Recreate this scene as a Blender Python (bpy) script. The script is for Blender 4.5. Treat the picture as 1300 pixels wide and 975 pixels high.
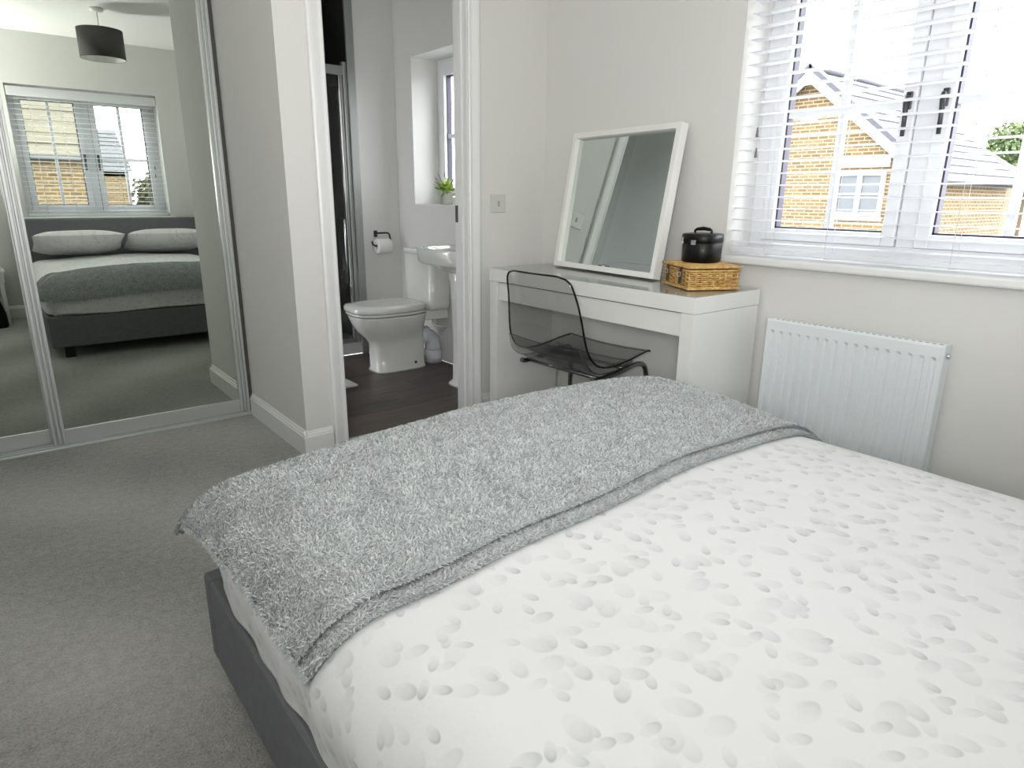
import bpy, bmesh, math, random
import numpy as np
from mathutils import Vector, Matrix
for o in list(bpy.data.objects): bpy.data.objects.remove(o, do_unlink=True)
S = bpy.context.scene; C = S.collection
PI = math.pi; rad = math.radians

# ---------------------------------------------------------------- camera
CAMH = 1.107
cam_d = bpy.data.cameras.new('camera'); cam = bpy.data.objects.new('camera', cam_d); C.objects.link(cam); S.camera = cam
yaw, pitch, roll = rad(38.68), rad(15.97), rad(0.53)
fw = Vector((math.sin(yaw)*math.cos(pitch), math.cos(yaw)*math.cos(pitch), -math.sin(pitch)))
rt = Vector((math.cos(yaw), -math.sin(yaw), 0)); up = rt.cross(fw)
rt2 = rt*math.cos(roll)+up*math.sin(roll); up2 = -rt*math.sin(roll)+up*math.cos(roll)
mw = Matrix((rt2, up2, -fw)).transposed().to_4x4(); mw.translation = Vector((0, 0, CAMH))
cam.matrix_world = mw
cam_d.sensor_width = 36; cam_d.lens = 36*829.5/1300; cam_d.clip_start = 0.02; cam_d.clip_end = 300
# ---------------------------------------------------------------- world, lights, exposure
S.view_settings.view_transform = 'Standard'; S.view_settings.look = 'None'
S.view_settings.gamma = 1.0; S.view_settings.use_curve_mapping = False
S.view_settings.exposure = 0.42
W = bpy.data.worlds.new('overcast_sky'); S.world = W; W.use_nodes = True
nt = W.node_tree; nt.nodes.clear()
wo = nt.nodes.new('ShaderNodeOutputWorld'); wb = nt.nodes.new('ShaderNodeBackground')
wr = nt.nodes.new('ShaderNodeValToRGB'); tc = nt.nodes.new('ShaderNodeTexCoord'); sx = nt.nodes.new('ShaderNodeSeparateXYZ')
wr.color_ramp.elements[0].position = 0.0; wr.color_ramp.elements[0].color = (0.94, 0.955, 1.0, 1)
wr.color_ramp.elements[1].position = 0.6; wr.color_ramp.elements[1].color = (0.965, 0.98, 1.0, 1)
nt.links.new(tc.outputs['Generated'], sx.inputs[0]); nt.links.new(sx.outputs['Z'], wr.inputs[0])
nt.links.new(wr.outputs[0], wb.inputs['Color']); wb.inputs['Strength'].default_value = 7.5
nt.links.new(wb.outputs[0], wo.inputs['Surface'])
def portal(loc, rot, w, h):
    d = bpy.data.lights.new('window_portal', 'AREA'); d.shape = 'RECTANGLE'; d.size = w; d.size_y = h; d.cycles.is_portal = True
    o = bpy.data.objects.new('window_portal', d); C.objects.link(o); o.location = loc; o.rotation_euler = rot
portal((2.70, .96, 1.45), (0, rad(90), 0), 1.15, 1.25)
portal((.95, -.93, 1.45), (rad(90), 0, 0), 1.25, 1.15)
portal((2.72, 3.75, 1.5), (0, rad(90), 0), 1.0, .75)
def spot(name, loc, target, energy, size, ang, col=(1, 1, 1)):
    d = bpy.data.lights.new(name, 'SPOT'); d.energy = energy; d.spot_size = ang; d.spot_blend = 0.8; d.shadow_soft_size = size; d.color = col
    o = bpy.data.objects.new(name, d); C.objects.link(o); o.location = loc
    o.rotation_euler = (Vector(target)-Vector(loc)).to_track_quat('-Z', 'Y').to_euler()
# added fill light, bounced off the ceiling to brighten the room
spot('bounce_fill', (-.36, -.25, 1.25), (.5, .5, 2.42), 140, .22, rad(165), (1, .985, .967))

# ---------------------------------------------------------------- materials
def lin(c):
    return tuple(((x/255)/12.92 if x/255 <= .04045 else ((x/255+.055)/1.055)**2.4) for x in c)+(1,)
def new_mat(name):
    m = bpy.data.materials.new(name); m.use_nodes = True; return m, m.node_tree, m.node_tree.nodes['Principled BSDF']
def N(nt, t, **kw):
    n = nt.nodes.new(t)
    for k, v in kw.items(): setattr(n, k, v)
    return n
def mat(name, rgb, rough=.5, metal=0, spec=None, bump=0, bscale=200, vary=0, vscale=4, coat=0, coords='Object'):
    m, t, b = new_mat(name)
    b.inputs['Base Color'].default_value = lin(rgb); b.inputs['Roughness'].default_value = rough; b.inputs['Metallic'].default_value = metal
    if spec is not None: b.inputs['Specular IOR Level'].default_value = spec
    if coat: b.inputs['Coat Weight'].default_value = coat; b.inputs['Coat Roughness'].default_value = .05
    tcn = N(t, 'ShaderNodeTexCoord')
    n = N(t, 'ShaderNodeTexNoise'); n.inputs['Scale'].default_value = bscale; n.inputs['Detail'].default_value = 3
    t.links.new(tcn.outputs[coords], n.inputs['Vector'])
    bp = N(t, 'ShaderNodeBump'); bp.inputs['Strength'].default_value = max(bump, .01); bp.inputs['Distance'].default_value = .002
    t.links.new(n.outputs['Fac'], bp.inputs['Height']); t.links.new(bp.outputs[0], b.inputs['Normal'])
    if vary:
        n2 = N(t, 'ShaderNodeTexNoise'); n2.inputs['Scale'].default_value = vscale; n2.inputs['Detail'].default_value = 4
        t.links.new(tcn.outputs[coords], n2.inputs['Vector'])
        r = N(t, 'ShaderNodeValToRGB'); a = lin(rgb)
        r.color_ramp.elements[0].position = .3; r.color_ramp.elements[1].position = .7
        r.color_ramp.elements[0].color = tuple(x*(1-vary) for x in a[:3])+(1,)
        r.color_ramp.elements[1].color = tuple(min(1, x*(1+vary)) for x in a[:3])+(1,)
        t.links.new(n2.outputs['Fac'], r.inputs[0]); t.links.new(r.outputs[0], b.inputs['Base Color'])
    return m
M = {}
M['wall'] = mat('wall_paint', (219, 218.5, 215.5), .85, bump=.15, bscale=300)
M['ceil'] = mat('ceiling_paint', (232, 233, 230), .9, bump=.15, bscale=200)
M['trim'] = mat('satin_trim_paint', (230, 231, 230), .35, bump=.02)
M['upvc'] = mat('white_upvc', (222, 224, 227), .25)
M['gasket'] = mat('dark_gasket', (48, 44, 66), .5)
M['handle_dark'] = mat('dark_grey_handle', (70, 70, 74), .35, metal=.6)
M['alu'] = mat('brushed_aluminium', (196, 199, 197), .38, metal=.45, bump=.05, bscale=500)
M['alu_dark'] = mat('dark_anodised_profile', (78, 78, 74), .5, metal=.3)
M['chrome'] = mat('chrome', (220, 222, 225), .08, metal=1)
M['mirror'] = mat('mirror_glass', (204, 209, 201), .0, metal=1)
M['mirror'].node_tree.nodes['Bump'].inputs['Strength'].default_value = 0
M['mirror2'] = mat('small_mirror_glass', (208, 216, 212), .0, metal=1)
M['mirror2'].node_tree.nodes['Bump'].inputs['Strength'].default_value = 0
M['white_gloss'] = mat('white_lacquer', (234, 235, 232), .22, coat=.3)
M['white_frame'] = mat('white_frame_foil', (236, 236, 232), .4)
M['switch'] = mat('pale_grey_plastic', (203, 203, 200), .35)
M['switch_dark'] = mat('switch_rocker', (165, 166, 164), .35)
M['slat'] = mat('white_slat', (242, 243, 245), .35)
def translucent(m, k, col):
    t = m.node_tree; o = t.nodes['Material Output']; b = t.nodes['Principled BSDF']; mx = N(t, 'ShaderNodeMixShader'); tr = N(t, 'ShaderNodeBsdfTranslucent')
    tr.inputs[0].default_value = col; mx.inputs[0].default_value = k; t.links.new(b.outputs[0], mx.inputs[1]); t.links.new(tr.outputs[0], mx.inputs[2]); t.links.new(mx.outputs[0], o.inputs['Surface'])
translucent(M['slat'], .5, (.95, .95, .96, 1))
M['cord'] = mat('blind_cord', (222, 222, 224), .7)
M['tassel'] = mat('grey_tassel', (120, 120, 122), .5)
M['radiator'] = mat('radiator_enamel', (226, 232, 234), .3)
M['dark_slot'] = mat('dark_slot', (60, 62, 62), .6)
M['bed_fabric'] = mat('grey_bed_fabric', (112, 113, 118), .75, bump=.6, bscale=900, vary=.08, vscale=30)
M['bed_leg'] = mat('black_bed_leg', (24, 24, 24), .4)
M['black'] = mat('black_leatherette', (8, 8, 10), .35, spec=.3, bump=.4, bscale=260, coat=.1)
M['black_metal'] = mat('black_metal', (20, 20, 20), .4)
M['ceramic'] = mat('white_ceramic', (226, 227, 222), .12, coat=.5)
M['plastic'] = mat('white_pipe_plastic', (216, 218, 226), .35)
M['paper'] = mat('toilet_paper', (232, 232, 228), .9, bump=.3, bscale=120)
M['pot'] = mat('pale_grey_pot', (178, 178, 166), .7)
M['soil'] = mat('potting_soil', (50, 40, 30), .9)
M['shade'] = mat('dark_grey_shade', (84, 82, 80), .8, bump=.4, bscale=700)
M['shade_in'] = mat('white_shade_lining', (225, 225, 220), .8)
M['tile_dark'] = mat('charcoal_tile', (52, 51, 50), .3, vary=.15, vscale=3)
M['grout'] = mat('grey_grout', (70, 69, 67), .8)
M['mat'] = mat('bath_mat', (196, 197, 194), .95, bump=1, bscale=300)
M['strap'] = mat('dark_leather_strap', (48, 34, 28), .45)
M['hedge'] = mat('hedge_leaves', (104, 106, 78), .7, vary=.25, vscale=8)
M['tree'] = mat('tree_leaves', (82, 98, 56), .7, vary=.3, vscale=6)
M['bark'] = mat('bark', (90, 75, 60), .9, bump=1, bscale=30)
M['ground'] = mat('street_ground', (140, 140, 136), .9, vary=.15, vscale=.5)
M['ext_white'] = mat('white_exterior_paint', (180, 181, 183), .6)
M['slate'] = mat('grey_slate', (86, 87, 92), .6, vary=.12, vscale=6)
M['slate_edge'] = mat('roof_edge_tile', (62, 64, 72), .6)
M['cream_tile'] = mat('cream_roof_tile', (104, 98, 84), .8, vary=.1, vscale=3)
M['far_pane'] = mat('far_window_glass', (84, 88, 92), .35)
M['profile_grey'] = mat('grey_metal_profile', (170, 172, 170), .3, metal=.6, bump=.03, bscale=400)
M['leg_metal'] = mat('dark_chrome', (128, 128, 126), .18, metal=1)
M['green_a'] = mat('yellow_green_leaf', (168, 190, 92), .55)
M['green_b'] = mat('mid_green_leaf', (112, 142, 66), .55)
M['lavender'] = mat('lavender_sprig', (120, 112, 136), .7)

def glass_mat(name, tint, gloss=.06, rough=0):
    m = bpy.data.materials.new(name); m.use_nodes = True; t = m.node_tree; t.nodes.clear()
    o = N(t, 'ShaderNodeOutputMaterial'); mx = N(t, 'ShaderNodeMixShader'); tr = N(t, 'ShaderNodeBsdfTransparent'); g = N(t, 'ShaderNodeBsdfGlossy')
    lw = N(t, 'ShaderNodeLayerWeight'); lw.inputs['Blend'].default_value = .5
    pw = N(t, 'ShaderNodeMath', operation='POWER'); pw.inputs[1].default_value = 4; t.links.new(lw.outputs['Facing'], pw.inputs[0])
    mu = N(t, 'ShaderNodeMath', operation='MULTIPLY_ADD'); mu.inputs[1].default_value = .6; mu.inputs[2].default_value = gloss
    cl = N(t, 'ShaderNodeClamp')
    tr.inputs[0].default_value = tint; g.inputs['Roughness'].default_value = rough
    t.links.new(pw.outputs[0], mu.inputs[0]); t.links.new(mu.outputs[0], cl.inputs[0]); t.links.new(cl.outputs[0], mx.inputs[0])
    t.links.new(tr.outputs[0], mx.inputs[1]); t.links.new(g.outputs[0], mx.inputs[2]); t.links.new(mx.outputs[0], o.inputs[0])
    return m
M['pane'] = glass_mat('window_glass', (.97, .98, .98, 1), .02)
M['smoke'] = glass_mat('smoked_plastic', (.83, .83, .825, 1), .03, .03)
M['smoke_edge'] = glass_mat('smoked_plastic_edge', (.22, .22, .22, 1), .05, .05)
M['shower_glass'] = glass_mat('shower_glass', (.86, .88, .87, 1), .05)
M['table_glass'] = glass_mat('table_top_glass', (.985, .99, .985, 1), .04)

def carpet_mat():
    m, t, b = new_mat('grey_carpet'); b.inputs['Roughness'].default_value = 1; b.inputs['Specular IOR Level'].default_value = .05
    b.inputs['Sheen Weight'].default_value = .25
    tcn = N(t, 'ShaderNodeTexCoord')
    def noise(s, d=3, dist=0):
        n = N(t, 'ShaderNodeTexNoise'); n.inputs['Scale'].default_value = s; n.inputs['Detail'].default_value = d; n.inputs['Distortion'].default_value = dist
        t.links.new(tcn.outputs['Object'], n.inputs['Vector']); return n
    f = noise(170, 4, .6); me = noise(38, 3); lo = noise(1.6, 2, .8)
    # brushed tracks where the nap lies the other way
    wv = N(t, 'ShaderNodeTexWave', wave_type='BANDS', bands_direction='DIAGONAL'); wv.inputs['Scale'].default_value = .55; wv.inputs['Distortion'].default_value = 2.2; wv.inputs['Detail'].default_value = 2; wv.inputs['Detail Scale'].default_value = .8
    t.links.new(tcn.outputs['Object'], wv.inputs['Vector'])
    def mul(a, k, c):
        n = N(t, 'ShaderNodeMath', operation='MULTIPLY_ADD'); t.links.new(a, n.inputs[0]); n.inputs[1].default_value = k; n.inputs[2].default_value = c; return n.outputs[0]
    def add(a, c):
        n = N(t, 'ShaderNodeMath', operation='ADD'); t.links.new(a, n.inputs[0]); t.links.new(c, n.inputs[1]); return n.outputs[0]
    v = add(add(mul(f.outputs['Fac'], 1.1, -.55), mul(me.outputs['Fac'], .5, -.25)), add(mul(lo.outputs['Fac'], .55, -.27), mul(wv.outputs['Fac'], .30, .34)))
    r = N(t, 'ShaderNodeValToRGB'); r.color_ramp.elements[0].position = 0; r.color_ramp.elements[1].position = 1
    r.color_ramp.elements[0].color = lin((119, 118.5, 115)); r.color_ramp.elements[1].color = lin((197, 196, 191))
    t.links.new(v, r.inputs[0]); t.links.new(r.outputs[0], b.inputs['Base Color'])
    bp = N(t, 'ShaderNodeBump'); bp.inputs['Strength'].default_value = 1; bp.inputs['Distance'].default_value = .006
    t.links.new(add(f.outputs['Fac'], me.outputs['Fac']), bp.inputs['Height']); t.links.new(bp.outputs[0], b.inputs['Normal'])
    return m
M['carpet'] = carpet_mat()

def plank_mat():
    m, t, b = new_mat('dark_vinyl_plank'); b.inputs['Roughness'].default_value = .38
    tcn = N(t, 'ShaderNodeTexCoord'); mp = N(t, 'ShaderNodeMapping'); mp.inputs['Scale'].default_value = (3, 28, 3)
    g = N(t, 'ShaderNodeNewGeometry'); oi = N(t, 'ShaderNodeObjectInfo')
    t.links.new(g.outputs['Position'], mp.inputs[0])
    n = N(t, 'ShaderNodeTexNoise'); n.inputs['Scale'].default_value = 1; n.inputs['Detail'].default_value = 6; n.inputs['Distortion'].default_value = 1
    t.links.new(mp.outputs[0], n.inputs['Vector'])
    a = N(t, 'ShaderNodeMath', operation='MULTIPLY_ADD'); t.links.new(oi.outputs['Random'], a.inputs[0]); a.inputs[1].default_value = .25; t.links.new(n.outputs['Fac'], a.inputs[2])
    r = N(t, 'ShaderNodeValToRGB'); r.color_ramp.elements[0].position = .3; r.color_ramp.elements[1].position = .95
    r.color_ramp.elements[0].color = lin((52, 45, 42)); r.color_ramp.elements[1].color = lin((98, 88, 82))
    t.links.new(a.outputs[0], r.inputs[0]); t.links.new(r.outputs[0], b.inputs['Base Color'])
    return m
M['plank'] = plank_mat()

def petal_mat():
    m, t, b = new_mat('petal_print_cotton'); b.inputs['Roughness'].default_value = .9; b.inputs['Specular IOR Level'].default_value = .15
    uv = N(t, 'ShaderNodeUVMap'); uv.uv_map = 'UVMap'
    def mth(op, a, b_=None, c=None):
        n = N(t, 'ShaderNodeMath', operation=op)
        for i, x in enumerate((a, b_, c)):
            if x is None: continue
            if isinstance(x, (int, float)): n.inputs[i].default_value = x
            else: t.links.new(x, n.inputs[i])
        return n.outputs[0]
    total = None
    for k, (scale, off, ax, ay, amp) in enumerate([(18, (0, 0, 0), 1.8, 3.1, .6), (15, (3.3, 7.7, 0), 1.75, 2.9, .45), (23, (9.1, 2.3, 0), 1.9, 3.6, .8), (16, (5.5, 12.3, 0), 1.8, 2.6, .35), (21, (14.2, 1.1, 0), 2.0, 3.6, .6)]):
        mp = N(t, 'ShaderNodeMapping'); mp.inputs['Scale'].default_value = (scale*.92,)*3; mp.inputs['Location'].default_value = off
        mp.inputs['Rotation'].default_value = (0, 0, .5*k)
        t.links.new(uv.outputs[0], mp.inputs[0])
        v = N(t, 'ShaderNodeTexVoronoi', voronoi_dimensions='2D'); v.inputs['Scale'].default_value = 1; v.inputs['Randomness'].default_value = .75
        t.links.new(mp.outputs[0], v.inputs['Vector'])
        sb = N(t, 'ShaderNodeVectorMath', operation='SUBTRACT'); t.links.new(mp.outputs[0], sb.inputs[0]); t.links.new(v.outputs['Position'], sb.inputs[1])
        sc = N(t, 'ShaderNodeSeparateColor'); t.links.new(v.outputs['Color'], sc.inputs[0])
        ang = mth('MULTIPLY_ADD', sc.outputs[0], 2.6, -.5*k)
        vr = N(t, 'ShaderNodeVectorRotate', rotation_type='Z_AXIS'); t.links.new(sb.outputs[0], vr.inputs[0]); t.links.new(ang, vr.inputs['Angle'])
        sp = N(t, 'ShaderNodeSeparateXYZ'); t.links.new(vr.outputs[0], sp.inputs[0])
        X = mth('MULTIPLY', sp.outputs[0], ax); Y = mth('MULTIPLY', sp.outputs[1], ay)
        d = mth('SQRT', mth('ADD', mth('MULTIPLY', X, X), mth('MULTIPLY', Y, Y)))
        mr = N(t, 'ShaderNodeMapRange', interpolation_type='SMOOTHSTEP'); t.links.new(d, mr.inputs[0])
        for i, val in zip((1, 2, 3, 4), (.66, .50, 0, 1)): mr.inputs[i].default_value = val
        # watercolour wash: each petal is darker along one end
        tone = mth('MULTIPLY_ADD', mth('MULTIPLY', X, d), 2.2, .34); tone = mth('MAXIMUM', tone, .16)
        keep = mth('GREATER_THAN', sc.outputs[1], .50)
        pet = mth('MULTIPLY', mth('MULTIPLY', mr.outputs[0], tone), mth('MULTIPLY', keep, mth('MULTIPLY', mth('MULTIPLY_ADD', sc.outputs[2], .7, .3), amp)))
        total = pet if total is None else mth('MAXIMUM', total, pet)
    r = N(t, 'ShaderNodeValToRGB'); r.color_ramp.elements[0].position = 0; r.color_ramp.elements[1].position = .8
    r.color_ramp.elements[0].color = lin((227, 227, 228)); r.color_ramp.elements[1].color = lin((176, 180, 179))
    t.links.new(total, r.inputs[0]); t.links.new(r.outputs[0], b.inputs['Base Color'])
    n = N(t, 'ShaderNodeTexNoise'); n.inputs['Scale'].default_value = 14; n.inputs['Detail'].default_value = 4
    t.links.new(uv.outputs[0], n.inputs['Vector'])
    bp = N(t, 'ShaderNodeBump'); bp.inputs['Strength'].default_value = .25; bp.inputs['Distance'].default_value = .01
    t.links.new(n.outputs['Fac'], bp.inputs['Height']); t.links.new(bp.outputs[0], b.inputs['Normal'])
    return m
M['petal'] = petal_mat()

def fleece_mat():
    m, t, b = new_mat('grey_fleece'); b.inputs['Roughness'].default_value = 1; b.inputs['Specular IOR Level'].default_value = .1
    b.inputs['Sheen Weight'].default_value = .3
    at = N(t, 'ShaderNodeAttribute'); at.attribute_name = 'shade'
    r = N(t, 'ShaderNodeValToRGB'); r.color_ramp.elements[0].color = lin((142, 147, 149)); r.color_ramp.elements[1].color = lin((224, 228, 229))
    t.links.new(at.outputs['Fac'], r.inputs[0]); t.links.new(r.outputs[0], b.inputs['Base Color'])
    return m
M['fleece'] = fleece_mat()
M['fleece_base'] = mat('grey_fleece_backing', (160, 165, 166), 1, bump=1, bscale=160, vary=.15, vscale=90)

def brick_mat():
    m, t, b = new_mat('buff_brick'); b.inputs['Roughness'].default_value = .9
    tcn = N(t, 'ShaderNodeTexCoord'); g = N(t, 'ShaderNodeNewGeometry')
    # UV in metres on every wall
    uv = N(t, 'ShaderNodeUVMap'); uv.uv_map = 'UVMap'
    br = N(t, 'ShaderNodeTexBrick'); br.inputs['Scale'].default_value = 1; br.inputs['Brick Width'].default_value = .225; br.inputs['Row Height'].default_value = .075
    br.inputs['Mortar Size'].default_value = .011; br.inputs['Mortar Smooth'].default_value = .2
    br.inputs['Color1'].default_value = lin((116, 92, 56)); br.inputs['Color2'].default_value = lin((94, 70, 42)); br.inputs['Mortar'].default_value = lin((144, 138, 118))
    t.links.new(uv.outputs[0], br.inputs['Vector']); t.links.new(br.outputs[0], b.inputs['Base Color'])
    bp = N(t, 'ShaderNodeBump'); bp.inputs['Strength'].default_value = .5; bp.inputs['Distance'].default_value = .01
    inv = N(t, 'ShaderNodeMath', operation='SUBTRACT'); inv.inputs[0].default_value = 1; t.links.new(br.outputs['Fac'], inv.inputs[1])
    t.links.new(inv.outputs[0], bp.inputs['Height']); t.links.new(bp.outputs[0], b.inputs['Normal'])
    return m
M['brick'] = brick_mat()
def wicker_mat():
    m, t, b = new_mat('wicker'); b.inputs['Roughness'].default_value = .45
    tcn = N(t, 'ShaderNodeTexCoord'); n = N(t, 'ShaderNodeTexNoise'); n.inputs['Scale'].default_value = 60; n.inputs['Detail'].default_value = 3
    t.links.new(tcn.outputs['Object'], n.inputs['Vector'])
    r = N(t, 'ShaderNodeValToRGB'); r.color_ramp.elements[0].position = .3; r.color_ramp.elements[1].position = .7
    r.color_ramp.elements[0].color = lin((176, 128, 66)); r.color_ramp.elements[1].color = lin((226, 190, 122))
    t.links.new(n.outputs['Fac'], r.inputs[0]); t.links.new(r.outputs[0], b.inputs['Base Color'])
    return m
M['wicker'] = wicker_mat()

# ---------------------------------------------------------------- mesh helpers
class MB:
    def __init__(s): s.v = []; s.f = []; s.sm = []
    def add(s, vs, fs, smooth=False):
        n = len(s.v); s.v += [tuple(p) for p in vs]; s.f += [tuple(n+i for i in f) for f in fs]; s.sm += [smooth]*len(fs)
    def box(s, x0, x1, y0, y1, z0, z1, bev=0, mtx=None):
        if bev <= 0:
            vs = [Vector((x, y, z)) for x in (x0, x1) for y in (y0, y1) for z in (z0, z1)]
            fs = [(0, 1, 3, 2), (4, 6, 7, 5), (0, 4, 5, 1), (2, 3, 7, 6), (0, 2, 6, 4), (1, 5, 7, 3)]
        else:
            bm = bmesh.new(); bmesh.ops.create_cube(bm, size=1)
            for v in bm.verts: v.co = Vector(((x0+x1)/2+v.co.x*(x1-x0), (y0+y1)/2+v.co.y*(y1-y0), (z0+z1)/2+v.co.z*(z1-z0)))
            bmesh.ops.bevel(bm, geom=bm.edges[:], offset=bev, segments=2, affect='EDGES', profile=.5)
            bm.verts.index_update(); vs = [v.co.copy() for v in bm.verts]; fs = [[v.index for v in f.verts] for f in bm.faces]; bm.free()
        if mtx is not None: vs = [mtx @ v for v in vs]
        s.add(vs, fs); return s
    def tube(s, pts, r, seg=10, closed=False, cap=True):
        pts = [Vector(p) for p in pts]; n = len(pts); rings = []
        rs = r if isinstance(r, (list, tuple)) else [r]*n
        tan = []
        for i in range(n):
            a = pts[(i-1) % n] if (closed or i > 0) else pts[i]; b = pts[(i+1) % n] if (closed or i < n-1) else pts[i]
            d = (b-a); tan.append(d.normalized() if d.length > 1e-9 else Vector((0, 0, 1)))
        ref = Vector((0, 0, 1)) if abs(tan[0].z) < .9 else Vector((1, 0, 0))
        nrm = tan[0].cross(ref).normalized()
        vs = []
        for i in range(n):
            nrm = (nrm-tan[i]*nrm.dot(tan[i])).normalized(); bi = tan[i].cross(nrm)
            for k in range(seg):
                a = 2*PI*k/seg; vs.append(pts[i]+(nrm*math.cos(a)+bi*math.sin(a))*rs[i])
        fs = []
        for i in range(n if closed else n-1):
            j = (i+1) % n
            for k in range(seg): fs.append((i*seg+k, i*seg+(k+1) % seg, j*seg+(k+1) % seg, j*seg+k))
        s.add(vs, fs, True)
        if cap and not closed:
            base = len(s.v)-len(vs)
            s.f.append(tuple(base+k for k in range(seg))[::-1]); s.f.append(tuple(base+(n-1)*seg+k for k in range(seg))); s.sm += [False]*2
        return s
    def lathe(s, prof, cx=0, cy=0, seg=32, mtx=None, smooth=True):
        vs = []; fs = []
        for r, z in prof:
            for k in range(seg): a = 2*PI*k/seg; vs.append(Vector((cx+r*math.cos(a), cy+r*math.sin(a), z)))
        for i in range(len(prof)-1):
            for k in range(seg): fs.append((i*seg+k, i*seg+(k+1) % seg, (i+1)*seg+(k+1) % seg, (i+1)*seg+k))
        if mtx is not None: vs = [mtx @ v for v in vs]
        s.add(vs, fs, smooth); return s
    def loft(s, rings, cap=True, smooth=True):
        n = len(rings[0]); vs = [Vector(p) for r in rings for p in r]; fs = []
        for i in range(len(rings)-1):
            for k in range(n): fs.append((i*n+k, i*n+(k+1) % n, (i+1)*n+(k+1) % n, (i+1)*n+k))
        s.add(vs, fs, smooth); b = len(s.v)-len(vs)
        if cap: s.f.append(tuple(b+k for k in range(n))[::-1]); s.f.append(tuple(b+(len(rings)-1)*n+k for k in range(n))); s.sm += [False]*2
        return s
    def prism(s, poly, a, b, axis='x'):
        # poly in the two other axes, extruded from a to b along the axis
        def P(u, v, w): return {'x': (w, u, v), 'y': (u, w, v), 'z': (u, v, w)}[axis]
        n = len(poly); vs = [P(u, v, a) for u, v in poly]+[P(u, v, b) for u, v in poly]
        fs = [tuple(range(n))[::-1], tuple(range(n, 2*n))]+[(i, (i+1) % n, n+(i+1) % n, n+i) for i in range(n)]
        s.add(vs, fs); return s
    def build(s, name, m, parent=None, loc=None, rot=None):
        me = bpy.data.meshes.new(name); me.from_pydata(s.v, [], s.f)
        bm = bmesh.new(); bm.from_mesh(me); bmesh.ops.recalc_face_normals(bm, faces=bm.faces[:]); bm.to_mesh(me); bm.free()
        me.polygons.foreach_set('use_smooth', s.sm[:len(me.polygons)])
        me.materials.append(m); o = bpy.data.objects.new(name, me); C.objects.link(o)
        if parent: o.parent = parent
        if loc: o.location = loc
        if rot: o.rotation_euler = rot
        return o
def superring(cx, cy, z, rx, ry, n=2.5, seg=40, rxn=None):
    out = []
    for k in range(seg):
        a = 2*PI*k/seg; c, s_ = math.cos(a), math.sin(a)
        ex = rx if (c >= 0 or rxn is None) else rxn
        out.append((cx+ex*math.copysign(abs(c)**(2/n), c), cy+ry*math.copysign(abs(s_)**(2/n), s_), z))
    return out
def tag(o, label=None, cat=None, group=None, kind=None):
    if label: o['label'] = label
    if cat: o['category'] = cat
    if group: o['group'] = group
    if kind: o['kind'] = kind
    return o
def thing(name, label, cat, loc=(0, 0, 0), rz=0, group=None, kind=None):
    o = bpy.data.objects.new(name, None); C.objects.link(o); o.location = loc; o.rotation_euler = (0, 0, rz); o.empty_display_size = .1
    return tag(o, label, cat, group, kind)
def struct(o, label=None): return tag(o, label, None, None, 'structure')
def dup(o, parent, loc=None, rot=None):
    c = o.copy(); C.objects.link(c); c.parent = parent
    if loc is not None: c.location = loc
    if rot is not None: c.rotation_euler = rot
    return c
def mats(o, *ms):
    for m in ms: o.data.materials.append(m)

# ================================================================= STRUCTURE
XW = 2.33; YD = 2.66; YB = -.58; XL = -.78; H = 2.42; YM = 3.42
b = MB(); b.box(XL-.1, 2.33, YB-.1, 2.70, -.1, 0); b.box(XL-.1, 1.0, 2.70, 4.15, -.1, 0); b.box(1.0, 2.33, 2.70, 2.735, -.1, 0)
struct(b.build('floor', M['carpet']), 'mid grey pile carpet with brushed tracks')
b = MB(); b.box(XL-.1, 2.7, YB-.1, 5.3, H, H+.1)
struct(b.build('ceiling', M['ceil']), 'plain white painted ceiling')
def wall_hole(name, axis, a0, a1, u0, u1, z0, z1, holes, m, label):
    # axis 'x': wall spans a0..a1 in x, u = y
    b = MB(); cur = u0
    def bx(p, q, r, s):
        if q-p < 1e-4 or s-r < 1e-4: return
        if axis == 'x': b.box(a0, a1, p, q, r, s)
        else: b.box(p, q, a0, a1, r, s)
    for (h0, h1, k0, k1) in sorted(holes):
        bx(cur, h0, z0, z1); bx(h0, h1, z0, k0); bx(h0, h1, k1, z1); cur = h1
    bx(cur, u1, z0, z1)
    return struct(b.build(name, m), label)
WY0, WY1, WZ0, WZ1 = .36, 1.555, .865, 2.0
wall_hole('wall_right', 'x', 2.33, 2.63, YB-.3, 2.72, 0, H, [(WY0, WY1, WZ0, WZ1)], M['wall'], 'off-white wall with the window over the radiator')
wall_hole('wall_bathroom_right', 'x', 2.40, 2.70, 2.72, 5.3, 0, H, [(3.42, 4.09, 1.05, 1.98)], M['wall'], 'off-white bathroom wall behind the toilet with a window recess')
wall_hole('wall_far', 'y', YD, 2.765, .98, 2.40, 0, H, [(1.155, 1.865, 0, 2.03)], M['wall'], 'off-white wall with the bathroom doorway')
b = MB(); b.box(.98, 1.08, 2.765, 4.15, 0, H)
struct(b.build('wall_partition', M['wall']), 'short off-white return wall between wardrobe and doorway')
wall_hole('wall_back', 'y', YB-.30, YB, XL-.1, 2.33, 0, H, [(.37, 1.53, .865, 2.0)], M['wall'], 'off-white wall behind the headboard, seen in the wardrobe mirror')
b = MB(); b.box(XL-.1, XL, YB, 4.15, 0, H)
struct(b.build('wall_left', M['wall']), 'plain off-white side wall')
b = MB(); b.box(XL, .98, 4.05, 4.15, 0, H)
struct(b.build('wall_wardrobe_back', M['wall']))
b = MB(); b.box(2.10, 2.40, 4.32, 5.3, 0, H)
struct(b.build('wall_bathroom_nib', M['wall']), 'narrow off-white wall carrying the toilet roll holder')
b = MB(); b.box(1.08, 1.30, 4.32, 5.3, 0, H); struct(b.build('wall_bathroom_far', M['wall']))

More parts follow.
